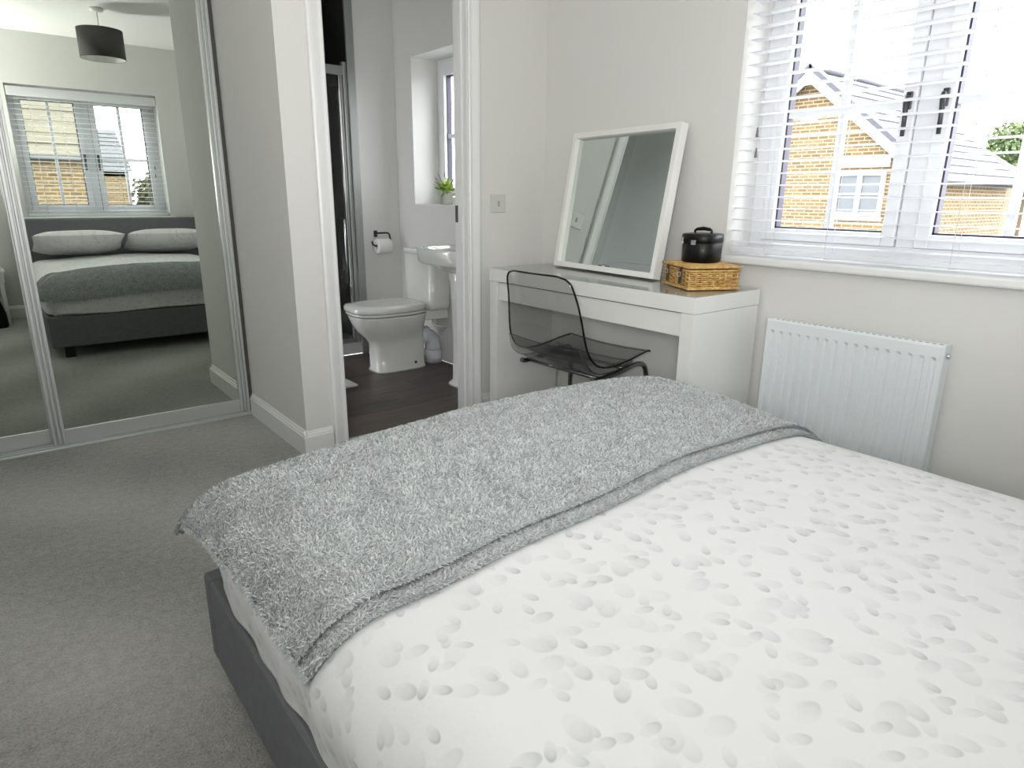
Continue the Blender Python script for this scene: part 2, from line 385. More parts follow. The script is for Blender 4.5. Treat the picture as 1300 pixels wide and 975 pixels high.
def skirt_poly(s=1):   # profile (depth from wall, height)
    return [(0, 0), (.016, 0), (.016, .088), (.012, .093), (.012, .099), (.007, .103), (.004, .112), (0, .114)]
def skirting(name, p0, p1, nrm):
    # straight board from p0 to p1 standing out along nrm
    b = MB(); p0 = Vector((*p0, 0)); p1 = Vector((*p1, 0)); n = Vector((*nrm, 0)); pr = skirt_poly(); k = len(pr)
    vs = [p0+n*d+Vector((0, 0, z)) for d, z in pr]+[p1+n*d+Vector((0, 0, z)) for d, z in pr]
    b.add(vs, [tuple(range(k)), tuple(range(k, 2*k))[::-1]]+[(i, (i+1) % k, k+(i+1) % k, k+i) for i in range(k)])
    return struct(b.build(name, M['trim']))
skirting('baseboard_partition', (.98, 2.645), (.98, 3.385), (-1, 0))
skirting('baseboard_far_left', (.965, YD), (1.098, YD), (0, -1))
skirting('baseboard_far_right', (1.925, YD), (2.33, YD), (0, -1))
skirting('baseboard_right', (2.33, YB), (2.33, YD-.016), (-1, 0))
skirting('baseboard_back', (XL, YB), (2.314, YB), (0, 1))
skirting('baseboard_left', (XL, YB+.016), (XL, 3.36), (1, 0))
# bathroom floor: base with separate planks
b = MB(); b.box(1.08, 2.40, 2.735, 4.32, -.1, -.004); b.box(1.0, 1.08, 2.735, 2.765, -.1, -.004)
fb = struct(b.build('floor_bathroom', M['gasket']), 'dark brown wood plank vinyl floor')
random.seed(4); pw = .145; plm = None
for i in range(11):
    y0 = 2.737+i*pw; y1 = min(y0+pw-.0015, 4.318); x = 1.082-random.uniform(0, .7)
    while x < 2.398:
        xa = max(x, 1.082); xb = min(x+.9-.0015, 2.398); x += .9
        if xb-xa < .03: continue
        if xb-xa > .897 and y1-y0 > pw-.003:
            if plm is None:
                pb = MB(); pb.box(0, .8985, 0, pw-.0015, -.004, 0); p0_ = pb.build('plank', M['plank'], fb, (xa, y0, 0)); plm = p0_
            else: dup(plm, fb, (xa, y0, 0))
        else:
            pb = MB(); pb.box(xa, xb, y0, y1, -.004, 0); pb.build('plank', M['plank'], fb)
# threshold strip
b = MB(); b.box(1.172, 1.848, 2.715, 2.745, -.002, .004, .0015); struct(b.build('trim_1', M['alu']), 'thin metal carpet edge strip in the doorway')

# door lining, stops and architraves
dr = struct(thing('door_1', 'white door frame around the bathroom doorway', None))
def arch(x0, x1, y0, y1, flip):
    b = MB(); w = x1-x0
    pr = [(0, 0), (0, .010), (.006, .014), (.016, .011), (.022, .011), (.045, .017), (.056, .018), (.064, .014), (.066, 0)]
    for s_ in (0, 1):
        if s_ == 0: poly = [((x1-u) if flip else (x0+u), YD-d) for u, d in pr]
        b.prism(poly, 0, 2.10, 'z') if s_ == 0 else None
    return b
arch(1.104, 1.170, 0, 0, True).build('architrave', M['trim'], dr)
arch(1.852, 1.918, 0, 0, False).build('architrave', M['trim'], dr)
b = MB(); b.box(1.104, 1.918, YD-.016, YD, 2.035, 2.10); b.build('architrave', M['trim'], dr)
for x0, x1 in ((1.155, 1.172), (1.848, 1.865)):
    b = MB(); b.box(x0, x1, YD-.002, 2.767, 0, 2.03, .0015); b.build('jamb', M['trim'], dr)
b = MB(); b.box(1.172, 1.848, YD-.002, 2.767, 2.013, 2.03); b.build('head', M['trim'], dr)
for x0, x1 in ((1.172, 1.184), (1.836, 1.848)):
    b = MB(); b.box(x0, x1, 2.690, 2.722, 0, 2.013, .001); b.build('door_stop', M['trim'], dr)
b = MB(); b.box(1.8462, 1.8482, 2.742, 2.764, .985, 1.065, .0005); b.box(1.8455, 1.847, 2.748, 2.76, 1.01, 1.04)
tag(b.build('strike_plate', M['handle_dark'], dr), 'dark metal strike plate')
dl = struct(thing('door_2', 'white bathroom door standing open inside', None, (1.175, 2.775, 0)))
b = MB(); b.box(0, .036, 0, .66, .008, 1.99, .002)
for (y0, y1, z0, z1) in ((.1, .56, .2, .85), (.1, .56, 1.05, 1.85)): b.box(.034, .039, y0, y1, z0, z1, .002)
b.build('door_leaf', M['trim'], dl)
b = MB(); b.tube([(.036, .6, 1.0), (.085, .6, 1.0), (.088, .58, 1.0), (.088, .48, 1.0)], .009); b.lathe([(0, 0), (.026, 0), (.026, .006), (0, .006)], mtx=Matrix.Translation((.036, .6, 1.0)) @ Matrix.Rotation(PI/2, 4, 'Y'))
b.build('door_handle', M['chrome'], dl)

# ---------------------------------------------------------------- windows
def window(name, label, loc, rz, w, h, sashes, bars, handles=True):
    # local frame: x along the width (0 at centre), y outwards, z up from the bottom of the frame
    t = struct(thing(name, label, None, loc, rz)); fr = .055; dep = .075
    b = MB()
    for (x0, x1, z0, z1) in ((-w/2, -w/2+fr, 0, h), (w/2-fr, w/2, 0, h), (-w/2+fr, w/2-fr, 0, fr), (-w/2+fr, w/2-fr, h-fr, h)):
        b.box(x0, x1, 0, dep, z0, z1, .002)
    if sashes == 2: b.box(-.03, .03, 0, dep, fr, h-fr, .002)
    b.build('frame', M['upvc'], t)
    spans = [(-w/2+fr, -.03), (.03, w/2-fr)] if sashes == 2 else [(-w/2+fr, w/2-fr)]
    for si, (x0, x1) in enumerate(spans):
        x0 += .002; x1 -= .002; z0 = fr+.002; z1 = h-fr-.002; sw = .045
        s = MB()
        for (a0, a1, c0, c1) in ((x0, x0+sw, z0, z1), (x1-sw, x1, z0, z1), (x0+sw, x1-sw, z0, z0+sw), (x0+sw, x1-sw, z1-sw, z1)):
            s.box(a0, a1, -.014, .05, c0, c1, .003)
        so = s.build('sash', M['upvc'], t)
        gx0, gx1, gz0, gz1 = x0+sw, x1-sw, z0+sw, z1-sw
        p = MB(); p.box(gx0, gx1, .022, .026, gz0, gz1); p.build('pane', M['pane'], so)
        g = MB(); e = .006
        for (a0, a1, c0, c1) in ((gx0, gx0+e, gz0, gz1), (gx1-e, gx1, gz0, gz1), (gx0, gx1, gz0, gz0+e), (gx0, gx1, gz1-e, gz1)): g.box(a0, a1, .008, .044, c0, c1)
        g.build('gasket', M['gasket'], so)
        zb = bars; xm = (gx0+gx1)/2
        v = MB(); v.box(xm-.012, xm+.012, .010, .022, gz0, gz1, .002); v.box(xm-.012, xm+.012, .026, .038, gz0, gz1, .002); v.build('glazing_bar', M['upvc'], so)
        v = MB(); v.box(gx0, gx1, .0088, .0212, zb-.013, zb+.013, .002); v.box(gx0, gx1, .0268, .0392, zb-.013, zb+.013, .002); v.build('glazing_bar', M['upvc'], so)
        if handles:
            hx = (x1-sw/2) if (si == 0 and sashes == 2) else (x0+sw/2)
            hb = MB(); hb.box(hx-.010, hx+.010, -.022, -.013, zb-.02, zb+.035, .003)
            hb.tube([(hx, -.022, zb+.018), (hx, -.036, zb+.018), (hx+.002, -.042, zb), (hx+.004, -.040, zb-.05), (hx+.004, -.038, zb-.105)], [.007, .008, .009, .008, .007], 8)
            hb.build('window_handle', M['handle_dark'], so)
    return t
w1 = window('window_1', 'white framed double casement window over the radiator', (2.50, (WY0+WY1)/2, .895), -PI/2, WY1-WY0, 2.0-.895, 2, 1.418-.895)
w2 = window('window_2', 'white framed window behind the bed, seen in the wardrobe mirror', (.95, YB-.17, .895), PI, 1.16, 2.0-.895, 2, 1.418-.895)
w3 = window('window_3', 'narrow bathroom window in a deep recess', (2.60, 3.755, 1.05), -PI/2, .67, .93, 1, 1.50-1.05, False)
def board(parent, w, dep, thick=.03, nose=.045):
    b = MB(); b.box(-w/2-.04, w/2+.04, -dep-nose, -dep, -thick, 0, .008); b.box(-w/2+.002, w/2-.002, -dep-.004, .0, -thick+.001, 0)
    return b.build('window_board', M['trim'], parent)
board(w1, WY1-WY0, .17); board(w2, 1.16, .17)
b = MB(); b.box(-.333, .333, -.2, 0, -.0, .004); b.build('window_board', M['trim'], w3)

def blind(name, label, loc, rz, w, group):
    # local: x along width, y outwards (0 = slat centre line), z = height above blind bottom
    t = thing(name, label, 'blind', loc, rz, group); n = 24; top = 1.075
    b = MB(); b.box(-w/2, w/2, -.025, .025, 0, .020, .004); b.build('bottom_rail', M['slat'], t)
    pts = 7; s = MB(); vs = []; 
    for xx in (-w/2, w/2):
        for k in range(pts):
            y = -.025+.05*k/(pts-1); z = .0022*(1-(y/.025)**2); vs.append((xx, y, z))
        for k in range(pts):
            y = .025-.05*k/(pts-1); z = .0022*(1-(y/.025)**2)-.0022; vs.append((xx, y, z))
    m = 2*pts; s.add(vs, [tuple(range(m)), tuple(range(m, 2*m))[::-1]]+[(i, (i+1) % m, m+(i+1) % m, m+i) for i in range(m)])
    first = None
    for i in range(n):
        z = .040+.0428*i
        if z > top-.07: break
        if first is None: first = s.build('slat', M['slat'], t, (0, 0, z), (rad(-1), 0, 0))
        else: dup(first, t, (0, 0, z))
    b = MB(); b.box(-w/2, w/2, -.022, .022, top-.045, top, .002); b.build('head_rail', M['slat'], t)
    b = MB(); b.box(-w/2-.002, w/2+.002, -.040, -.030, top-.075, top+.0, .003); b.build('valance', M['slat'], t)
    for k, xx in enumerate((-w/2+.15, -w*.17, w*.17, w/2-.15)):
        b = MB()
        for yy in (-.027, .027): b.tube([(xx, yy, 0.01), (xx, yy, top-.04)], .0009, 4)
        b.build('ladder_cord', M['cord'], t)
        p = MB(); p.box(xx-.009, xx+.009, -.012, .012, -.004, .001, .001); p.build('cord_plug', M['cord'], t)
    for k, (xx, zz) in enumerate(((-w/2+.073, .425), (-w/2+.076, .352))):
        b = MB(); b.tube([(xx, -.031, zz+.03), (xx+.002*k, -.031, top-.03)], .0008, 4); cd = b.build('pull_cord', M['cord'], t)
        q = MB(); q.lathe([(0, 0), (.006, .002), (.0045, .018), (.003, .034), (0, .036)], xx, -.031, 12, Matrix.Translation((0, 0, zz))); q.build('tassel', M['tassel'], cd)
    return t
blind('venetian_blind', 'white slatted blind across the big window over the radiator', (2.372, (WY0+WY1)/2, .905), -PI/2, 1.17, None)
blind('venetian_blind', 'white slatted blind above the bed headboard, seen in the wardrobe mirror', (.95, YB-.04, .905), PI, 1.14, None)

# ---------------------------------------------------------------- wardrobe with sliding mirror doors
wd = thing('wardrobe', 'built-in wardrobe with tall sliding mirror doors in silver frames', 'wardrobe', (XL, YM, 0))
LW = .975-XL
b = MB(); b.box(0.003, LW, -.04, .06, 0, .012, .002)
for yy in (-.036, -.006, .026): b.box(0.003, LW, yy, yy+.006, .012, .022)
b.build('floor_track', M['alu'], wd)
b = MB(); b.box(.003, LW, -.04, .07, H-.05, H-.002); b.build('top_track', M['alu'], wd)
b = MB(); b.box(LW-.012, LW+.003, -.03, .10, .0, H-.002); b.build('side_jamb', M['alu_dark'], wd)
b = MB(); b.box(LW-.02, LW+.002, .1, .6, .0, H-.002); b.build('side_panel', M['alu_dark'], wd)
def mdoor(x0, x1, y):
    b = MB(); st = .048; z0 = .022; z1 = H-.05
    # bottom and top rails are the door body
    d = bpy.data.objects.new('door', None); C.objects.link(d); d.parent = wd
    for c0, c1 in ((z0, .088), (z1-.04, z1)): r_ = MB(); r_.box(x0+st, x1-st, y-.014, y+.014, c0, c1, .001); r_.build('rail', M['alu'], d)
    for a in (x0, x1-st):
        s = MB(); s.box(a, a+.013, y-.02, y+.018, z0, z1, .002); s.box(a+.013, a+.019, y-.008, y+.018, z0, z1)
        s.box(a+.019, a+.031, y-.017, y+.018, z0, z1, .003); s.box(a+.031, a+.036, y-.008, y+.018, z0, z1); s.box(a+.036, a+st, y-.020, y+.018, z0, z1, .002)
        s.build('stile', M['alu'], d)
    m = MB(); m.box(x0+st-.004, x1-st+.004, y-.008, y+.004, .08, z1-.035); m.build('mirror', M['mirror'], d)
mdoor(.108-XL, .962-XL, -.012); mdoor(-.745-XL, .150-XL, .032)
b = MB(); b.box(.003, .045, -.012, .06, .02, H-.05); b.build('filler_panel', M['alu'], wd)

# ---------------------------------------------------------------- shower, toilet, basin etc.
sh = thing('shower_enclosure', 'dark tiled shower behind a chrome framed glass door', 'shower', (1.30, 4.32, 0))
b = MB(); b.box(0.002, .798, .002, .9, 0, .085, .006); b.box(.05, .75, .08, .85, .084, .088); b.build('shower_tray', M['ceramic'], sh)
tw = MB(); tw.box(.002, .798, .93, .97, .085, H-.002); tw.box(.002, .012, .05, .93, .085, H-.002); tw.box(.788, .798, .05, .93, .085, H-.002)
tg = tw.build('tile_backing', M['grout'], sh)
tl = None
for r in range(4):
    for c_ in range(3):
        z0 = .09+r*.582
        if z0 > 2.3: continue
        b = MB(); b.box(0, .258, 0, .008, 0, min(.578, H-.01-z0), .001); b.build('tile', M['tile_dark'], tg, (.014+c_*.2595, .921, z0))
        for xx, rr in ((.0125, PI/2), (.7875, PI/2)):
            b = MB(); b.box(0, .288, -.0, .006, 0, min(.578, H-.01-z0), .001); b.build('tile', M['tile_dark'], tg, (xx if xx > .5 else xx+.008, .055+c_*.29, z0), (0, 0, rr))
fr_ = MB(); fr_.box(.722, .747, -.004, .03, .085, 1.94, .003); fr_.box(.747, .796, .004, .03, .085, 1.94, .003); fr_.box(.706, .715, .0, .026, .085, 1.90, .002); fr_.box(.003, .03, -.004, .03, .085, 1.92, .002)
fr_.box(.03, .722, .0, .03, 1.86, 1.915, .003); fr_.box(.03, .722, .0, .03, .088, .115, .003)
fo = fr_.build('shower_frame', M['profile_grey'], sh)
b = MB(); b.box(.03, .692, .010, .016, .115, 1.86); b.build('glass_door', M['shower_glass'], sh)
b = MB(); b.box(.691, .704, .003, .022, .115, 1.86, .003); b.build('door_profile', M['chrome'], sh)
b = MB(); b.tube([(.66, .010, .60), (.66, -.03, .60), (.66, -.03, .95), (.66, .010, .95)], .007); b.build('door_handle', M['chrome'], sh)
b = MB(); b.tube([(.50, .90, 1.15), (.72, .90, 1.15)], .022, 14); b.tube([(.61, .90, 1.15), (.61, .89, 2.1)], .010); b.build('shower_valve', M['chrome'], sh)
b = MB(); b.box(2.050, 2.1035, 4.300, 4.319, 0.0, H, .001); struct(b.build('trim_2', M['profile_grey']), 'grey edge trim beside the shower')

# toilet : local x = away from wall is -x
to = thing('toilet', 'white close-coupled toilet with the lid down', 'toilet', (2.40, 3.80, 0))
b = MB()
def bring(x0, x1, hw, z, n=3.2): return superring((x0+x1)/2, 0, z, (x1-x0)/2, hw, n, 40)
b.loft([bring(-.53, -.155, .108, 0, 4), bring(-.528, -.157, .106, .012, 4), bring(-.522, -.162, .098, .02, 4), bring(-.522, -.165, .096, .18, 4), bring(-.545, -.168, .105, .215, 3.6),
        bring(-.60, -.17, .140, .265, 3), bring(-.635, -.16, .168, .32, 2.8), bring(-.65, -.15, .180, .362, 2.8), bring(-.653, -.148, .182, .375, 2.8)])
b.build('bowl', M['ceramic'], to)
b = MB(); b.box(-.19, -.004, -.115, .115, .315, .385, .012); b.build('cistern_shelf', M['ceramic'], to)
b = MB(); b.loft([bring(-.657, -.17, .186, .380, 3), bring(-.660, -.165, .189, .386, 3), bring(-.660, -.165, .189, .398, 3)]); b.build('seat', M['ceramic'], to)
b = MB(); b.loft([bring(-.664, -.17, .192, .401, 3.2), bring(-.667, -.168, .195, .408, 3.2), bring(-.667, -.168, .195, .428, 3.2), bring(-.655, -.175, .186, .440, 3.2), bring(-.60, -.21, .145, .444, 3)]); b.build('lid', M['ceramic'], to)
for yy in (-.08, .08):
    b = MB(); b.tube([(-.165, yy-.02, .405), (-.165, yy+.02, .405)], .014, 12); b.build('hinge', M['chrome'], to)
b = MB(); b.loft([superring(-.092, 0, z, rx, ry, 6, 48) for z, rx, ry in ((.387, .074, .158), (.392, .08, .168), (.42, .083, .174), (.74, .088, .185))]); b.build('cistern', M['ceramic'], to)
b = MB(); b.loft([superring(-.092, 0, z, rx, ry, 6, 48) for z, rx, ry in ((.742, .089, .187), (.746, .091, .190), (.766, .091, .190), (.772, .086, .184))]); b.build('cistern_lid', M['ceramic'], to)
b = MB(); b.lathe([(0, .772), (.024, .772), (.024, .780), (.021, .783), (0, .783)], -.092, 0, 20); b.build('flush_button', M['chrome'], to)
b = MB(); b.tube([(-.17, 0, .19), (-.13, 0, .192), (-.09, -.0, .18), (-.068, 0, .15), (-.062, 0, .11), (-.062, 0, .09)], .052, 16); b.tube([(-.062, 0, .09), (-.062, 0, .0)], .060, 16); b.tube([(-.125, 0, .20), (-.108, 0, .20)], .058, 16)
b.build('waste_pipe', M['plastic'], to)
b = MB(); b.tube([(-.10, -.06, .31), (-.09, -.07, .27), (-.05, -.085, .26), (-.01, -.09, .25)], .008, 8); b.build('supply_pipe', M['plastic'], to)
b = MB(); b.lathe([(0, 0), (.009, 0), (.009, .003), (0, .004)], mtx=Matrix.Translation((-.26, -.0985, .045)) @ Matrix.Rotation(PI/2, 4, 'X'), seg=12); b.build('fixing_cap', M['dark_slot'], to)

bs = thing('washbasin', 'white ceramic washbasin on a pedestal partly behind the door frame', 'washbasin', (2.40, 3.19, 0))
def br_(z, x0, hw, n=4): return superring((x0-.002)/2, 0, z, (-.002-x0)/2, hw, n, 48)
b = MB(); b.loft([br_(.66, -.25, .12, 2.6), br_(.695, -.33, .17, 3), br_(.722, -.37, .21, 4), br_(.732, -.402, .240, 6), br_(.74, -.408, .246, 7), br_(.81, -.418, .252, 6), br_(.82, -.414, .248, 6), br_(.818, -.395, .232, 5), br_(.79, -.37, .21, 3.5), br_(.72, -.30, .12, 2.6)])
b.build('bowl', M['ceramic'], bs)
b = MB(); b.loft([superring(-.19, 0, z, rx, ry, 3, 32) for z, rx, ry in ((0, .115, .105), (.012, .11, .10), (.03, .088, .082), (.3, .082, .076), (.62, .095, .088), (.69, .11, .10))]); b.build('pedestal', M['ceramic'], bs)
b = MB(); b.tube([(-.06, 0, .80), (-.06, 0, .88), (-.09, 0, .91), (-.16, 0, .905), (-.165, 0, .885)], [.02, .018, .014, .011, .011], 12); b.build('tap', M['chrome'], bs)

rh = thing('toilet_roll_holder', 'black wire toilet roll holder on the bathroom wall', 'toilet roll holder', (2.225, 4.32, .80))
b = MB(); b.tube([(-.022, -.012, .052), (.045, -.03, .054), (.058, -.04, .052), (.064, -.045, .045), (.075, -.05, -.02), (.075, -.055, -.035)], .006, 8)
b.tube([(-.022, 0, .052), (-.022, -.02, .052)], .009, 8)
b.tube([(-.078, -.055, .0), (-.074, -.055, -.02), (-.055, -.055, -.033), (.075, -.055, -.036)], .006, 8)
b.build('wire_frame', M['black_metal'], rh)
b = MB(); b.box(-.034, -.010, -.008, -.0005, .025, .07, .002); b.build('wall_plate', M['black_metal'], rh)
b = MB(); mt = Matrix.Translation((-.045, -.055, -.036)) @ Matrix.Rotation(PI/2, 4, 'Y')
b.lathe([(.018, 0), (.05, 0), (.051, .003), (.051, .099), (.05, .102), (.018, .102), (.018, 0)], mtx=mt, seg=28)
tr_ = b.build('toilet_roll', M['paper'], None, (2.225, 4.32, .80)); tag(tr_, 'white toilet roll on the black holder', 'toilet roll')

pp = thing('potted_plant', 'small green plant in a pale grey pot on the bathroom window sill', 'plant', (2.49, 3.83, 1.055))
b = MB(); b.lathe([(0, 0), (.036, 0), (.040, .004), (.046, .085), (.047, .09), (.042, .09), (.041, .075), (0, .075)], seg=28); b.build('pot', M['pot'], pp)
b = MB(); b.lathe([(0, .078), (.04, .077), (.0405, .07)], seg=20); b.build('soil', M['soil'], pp)
random.seed(11)
def leaf_blades(b, n, base, lmin, lmax, spread, wid):
    for i in range(n):
        a = random.uniform(0, 2*PI); el = random.uniform(spread[0], spread[1]); L = random.uniform(lmin, lmax)
        d = Vector((math.cos(a)*math.cos(el), math.sin(a)*math.cos(el), math.sin(el))); sd = Vector((-math.sin(a), math.cos(a), 0))*wid
        p = Vector((random.uniform(-.02, .02), random.uniform(-.02, .02), base)); pts = []
        for k in range(4):
            t_ = k/3; q = p+d*L*t_+Vector((0, 0, -.35*L*t_*t_)); w_ = (0.4+1.2*t_*(1-t_)*2)*(1 if k < 3 else .05); pts += [q-sd*w_, q+sd*w_]
        b.add(pts, [(0, 1, 3, 2), (2, 3, 5, 4), (4, 5, 7, 6)], False)
        for k in range(5):   # fern leaflets along the rib
            t_ = .35+.13*k; q = p+d*L*t_+Vector((0, 0, -.35*L*t_*t_))
            for sg in (-1, 1):
                e = q+sd.normalized()*sg*.014+d*.008; b.add([q, q+d*.006, e], [(0, 1, 2)])
b = MB(); leaf_blades(b, 80, .075, .07, .155, (.3, 1.4), .0045); b.build('foliage', M['green_a'], pp)
b = MB(); leaf_blades(b, 50, .075, .06, .125, (.0, 1.1), .0045); b.build('foliage', M['green_b'], pp)
b = MB()
for i, (dx, dy, dz) in enumerate(((-.02, .11, .10), (-.03, .10, .03), (-.05, .02, .12), (.0, -.1, .09), (.02, .05, .13), (-.04, .08, .07))):
    L = [Vector((0, 0, .08))+Vector((dx, dy, dz))*(k/6) for k in range(7)]; b.tube(L, [.001]*4+[.004, .005, .002], 6)
b.build('sprig', M['lavender'], pp)

bm_ = MB(); bm_.box(-.26, .24, -.19, .10, 0, .014, .005)
mo = bm_.build('bath_mat', M['mat'], None, (1.40, 3.72, .0005), (0, 0, 0)); tag(mo, 'pale grey bath mat on the dark bathroom floor', 'bath mat')

# ---------------------------------------------------------------- light switch
sw = thing('light_switch', 'square pale light switch on the wall beside the doorway', 'light switch', (2.028, YD, 1.075))
b = MB(); b.box(-.044, .044, -.009, -.0003, -.043, .043, .003); b.build('face_plate', M['switch'], sw)
b = MB(); b.box(-.006, .006, -.013, -.008, -.012, .012, .002); b.build('rocker', M['switch_dark'], sw)

# ---------------------------------------------------------------- radiator
ra = thing('radiator', 'white ridged panel radiator on the wall under the window', 'radiator', (2.25, .9925, .12))
hw = .295; hh = .562
b = MB(); n = 17; pitch_ = .0338; y_first = .278
prof_ = []
ys = [(-hw, 0)]
for i in range(n):
    c = -y_first+.0075+i*pitch_
    for dy, d in ((-.0085, 0), (-.0045, .008), (.0045, .008), (.0085, 0)): ys.append((c+dy, d))
ys.append((hw, 0))
zs = [(0, 0, 0), (.04, 0, 0), (.052, 1, 0), (hh-.052, 1, 0), (hh-.04, 0, 0), (hh-.008, 0, 0), (hh, 0, .006)]
vs = []; 
for z, k, ex in zs:
    for y, d in ys: vs.append((d*k+ex, y, z))
nn = len(ys); fs = [(i*nn+j, i*nn+j+1, (i+1)*nn+j+1, (i+1)*nn+j) for i in range(len(zs)-1) for j in range(nn-1)]
b.add(vs, fs); b.box(.009, .013, -hw, hw, .002, hh-.002)
b.build('front_panel', M['radiator'], ra)
b = MB(); b.box(.045, .05, -hw, hw, 0, hh-.004); b.build('back_panel', M['radiator'], ra)
b = MB(); b.box(.002, .052, -hw-.002, -hw+.001, 0, hh-.002); b.box(.002, .052, hw-.001, hw+.002, 0, hh-.002); b.box(.006, .048, -hw, hw, hh-.012, hh-.006)
b.build('side_cover', M['radiator'], ra)
b = MB()
for k in range(28): b.box(.012, .042, -hw+.018+k*.0203, -hw+.028+k*.0203, hh-.0062, hh-.0052)
tag(b.build('top_grille', M['dark_slot'], ra), kind='stuff')
b = MB(); b.tube([(.022, -hw, hh-.035), (.022, -hw-.012, hh-.035)], .009, 6); b.build('bleed_valve', M['chrome'], ra)
for q in (-hw+.02, hw-.02): b = MB(); b.tube([(.025, q, .0), (.025, q, -.118)], .008, 8); b.build('pipe', M['chrome'], ra)
for q in (-.185, .185): b = MB(); b.box(.05, .079, q-.015, q+.015, .05, hh-.05); b.build('bracket', M['radiator'], ra)

# ---------------------------------------------------------------- dressing table
dx0, dx1, dy0, dy1 = 1.908, 2.313, 1.368, 2.568
dk = thing('dressing_table', 'white dressing table with a glass top against the window wall', 'dressing table', ((dx0+dx1)/2, (dy0+dy1)/2, 0))
ox, oy = -(dx0+dx1)/2, -(dy0+dy1)/2
def dbox(nm, x0, x1, y0, y1, z0, z1, m, bev=.0012, par=None):
    b = MB(); b.box(x0+ox, x1+ox, y0+oy, y1+oy, z0, z1, bev); return b.build(nm, m, par or dk)
dbox('table_top', dx0, dx1, dy0, dy1, .717, .775, M['white_gloss'])
dbox('glass_top', dx0+.001, dx1-.001, dy0+.001, dy1-.001, .7753, .7795, M['table_glass'], .0008)
dbox('side_panel', dx0+.002, dx1, dy0+.002, dy0+.058, 0, .7155, M['white_gloss'])
dbox('side_panel', dx0+.002, dx1, dy1-.058, dy1-.002, 0, .7155, M['white_gloss'])
dbox('drawer', dx0+.012, dx1-.04, dy0+.062, dy1-.062, .628, .712, M['white_gloss'])
dbox('modesty_panel', dx1-.04, dx1-.02, dy0+.058, dy1-.058, .30, .7155, M['white_gloss'])

# leaning mirror
lean = rad(9.5)
mi = thing('table_mirror', 'white framed mirror leaning on the wall above the dressing table', 'mirror', (2.188, 2.087, .7835))
mi.rotation_euler = (0, lean, rad(-4.5))
fwid, fd = .024, .042; Lw, Lh = .336, .622
b = MB()
for (y0, y1, z0, z1) in ((-Lw, -Lw+fwid, 0, Lh), (Lw-fwid, Lw, 0, Lh), (-Lw+fwid, Lw-fwid, 0, fwid), (-Lw+fwid, Lw-fwid, Lh-fwid, Lh)): b.box(-.02, .022, y0, y1, z0, z1, .001)
b.build('frame', M['white_frame'], mi)
b = MB(); b.box(.004, .008, -Lw+fwid-.003, Lw-fwid+.003, fwid-.003, Lh-fwid+.003); b.build('mirror_glass', M['mirror2'], mi)
b = MB(); b.box(.009, .014, -Lw+.01, Lw-.01, .01, Lh-.01); b.build('backing_board', M['bark'], mi)

# wicker basket
bk = thing('wicker_basket', 'small lidded wicker basket on the dressing table', 'basket', (2.155, 1.535, .7802), rad(-27))
# local: x long side (short visible face on the left), y depth
bw, bd, bh = .100, .110, .075
def rect_ring(hx, hy, z, wob, ph, n=56):
    pts = []; per = [(hx, -hy), (hx, hy), (-hx, hy), (-hx, -hy)]
    for e in range(4):
        a = Vector(per[e]); c = Vector(per[(e+1) % 4]); dd = (c-a).normalized(); nn_ = Vector((dd.y, -dd.x))
        for k in range(n//4):
            t_ = k/(n//4); q = a.lerp(c, t_)+nn_*wob*math.sin(PI*(k+.5)+ph); pts.append((q.x, q.y, z))
    return pts
b = MB()
for r in range(9): b.tube(rect_ring(bw-.003, bd-.003, .0105+r*.0073, .0042, PI*(r % 2), 40), .0034, 6, closed=True)
q = MB(); q.box(-bw+.011, bw-.011, -bd+.011, bd-.011, .003, bh-.006); q.build('lining', M['strap'], bk)
tag(b.build('woven_side', M['wicker'], bk), kind='stuff')
b = MB()
for zz, rr in ((.005, .0048), (bh-.004, .0042)): b.tube(rect_ring(bw, bd, zz, .0008, 0), rr, 6, closed=True)
b.build('rim', M['wicker'], bk)
b = MB()
for hx_ in (-1, 1):
    for k in range(9): y = -bd+.004+k*(2*bd-.008)/8; b.tube([(hx_*(bw-.002), y, .004), (hx_*(bw-.002), y, bh)], .0026, 5)
    for k in range(9): x = -bw+.004+k*(2*bw-.008)/8; b.tube([(x, hx_*(bd-.002), .004), (x, hx_*(bd-.002), bh)], .0026, 5)
tag(b.build('stake', M['wicker'], bk), kind='stuff')
b = MB(); b.tube(rect_ring(bw+.004, bd+.004, bh+.009, .0006, 0), .0055, 6, closed=True)
for k in range(34): y = -bd+.004+k*(2*bd-.008)/33; b.tube([(-bw, y, bh+.012+.0015*(k % 2)), (0, y, bh+.013-.0015*(k % 2)), (bw, y, bh+.012+.0015*(k % 2))], .0031, 5)
b.build('lid', M['wicker'], bk)
for yy in (-.055, .055):
    b = MB(); b.box(-bw-.012, -bw-.008, yy-.008, yy+.008, .018, bh+.006, .001); st_ = b.build('strap', M['strap'], bk)
    q = MB(); q.tube([(-bw-.014, yy-.010, .062), (-bw-.014, yy+.010, .062), (-bw-.014, yy+.010, .048), (-bw-.014, yy-.010, .048)], .002, 6, closed=True); q.build('buckle', M['chrome'], st_)

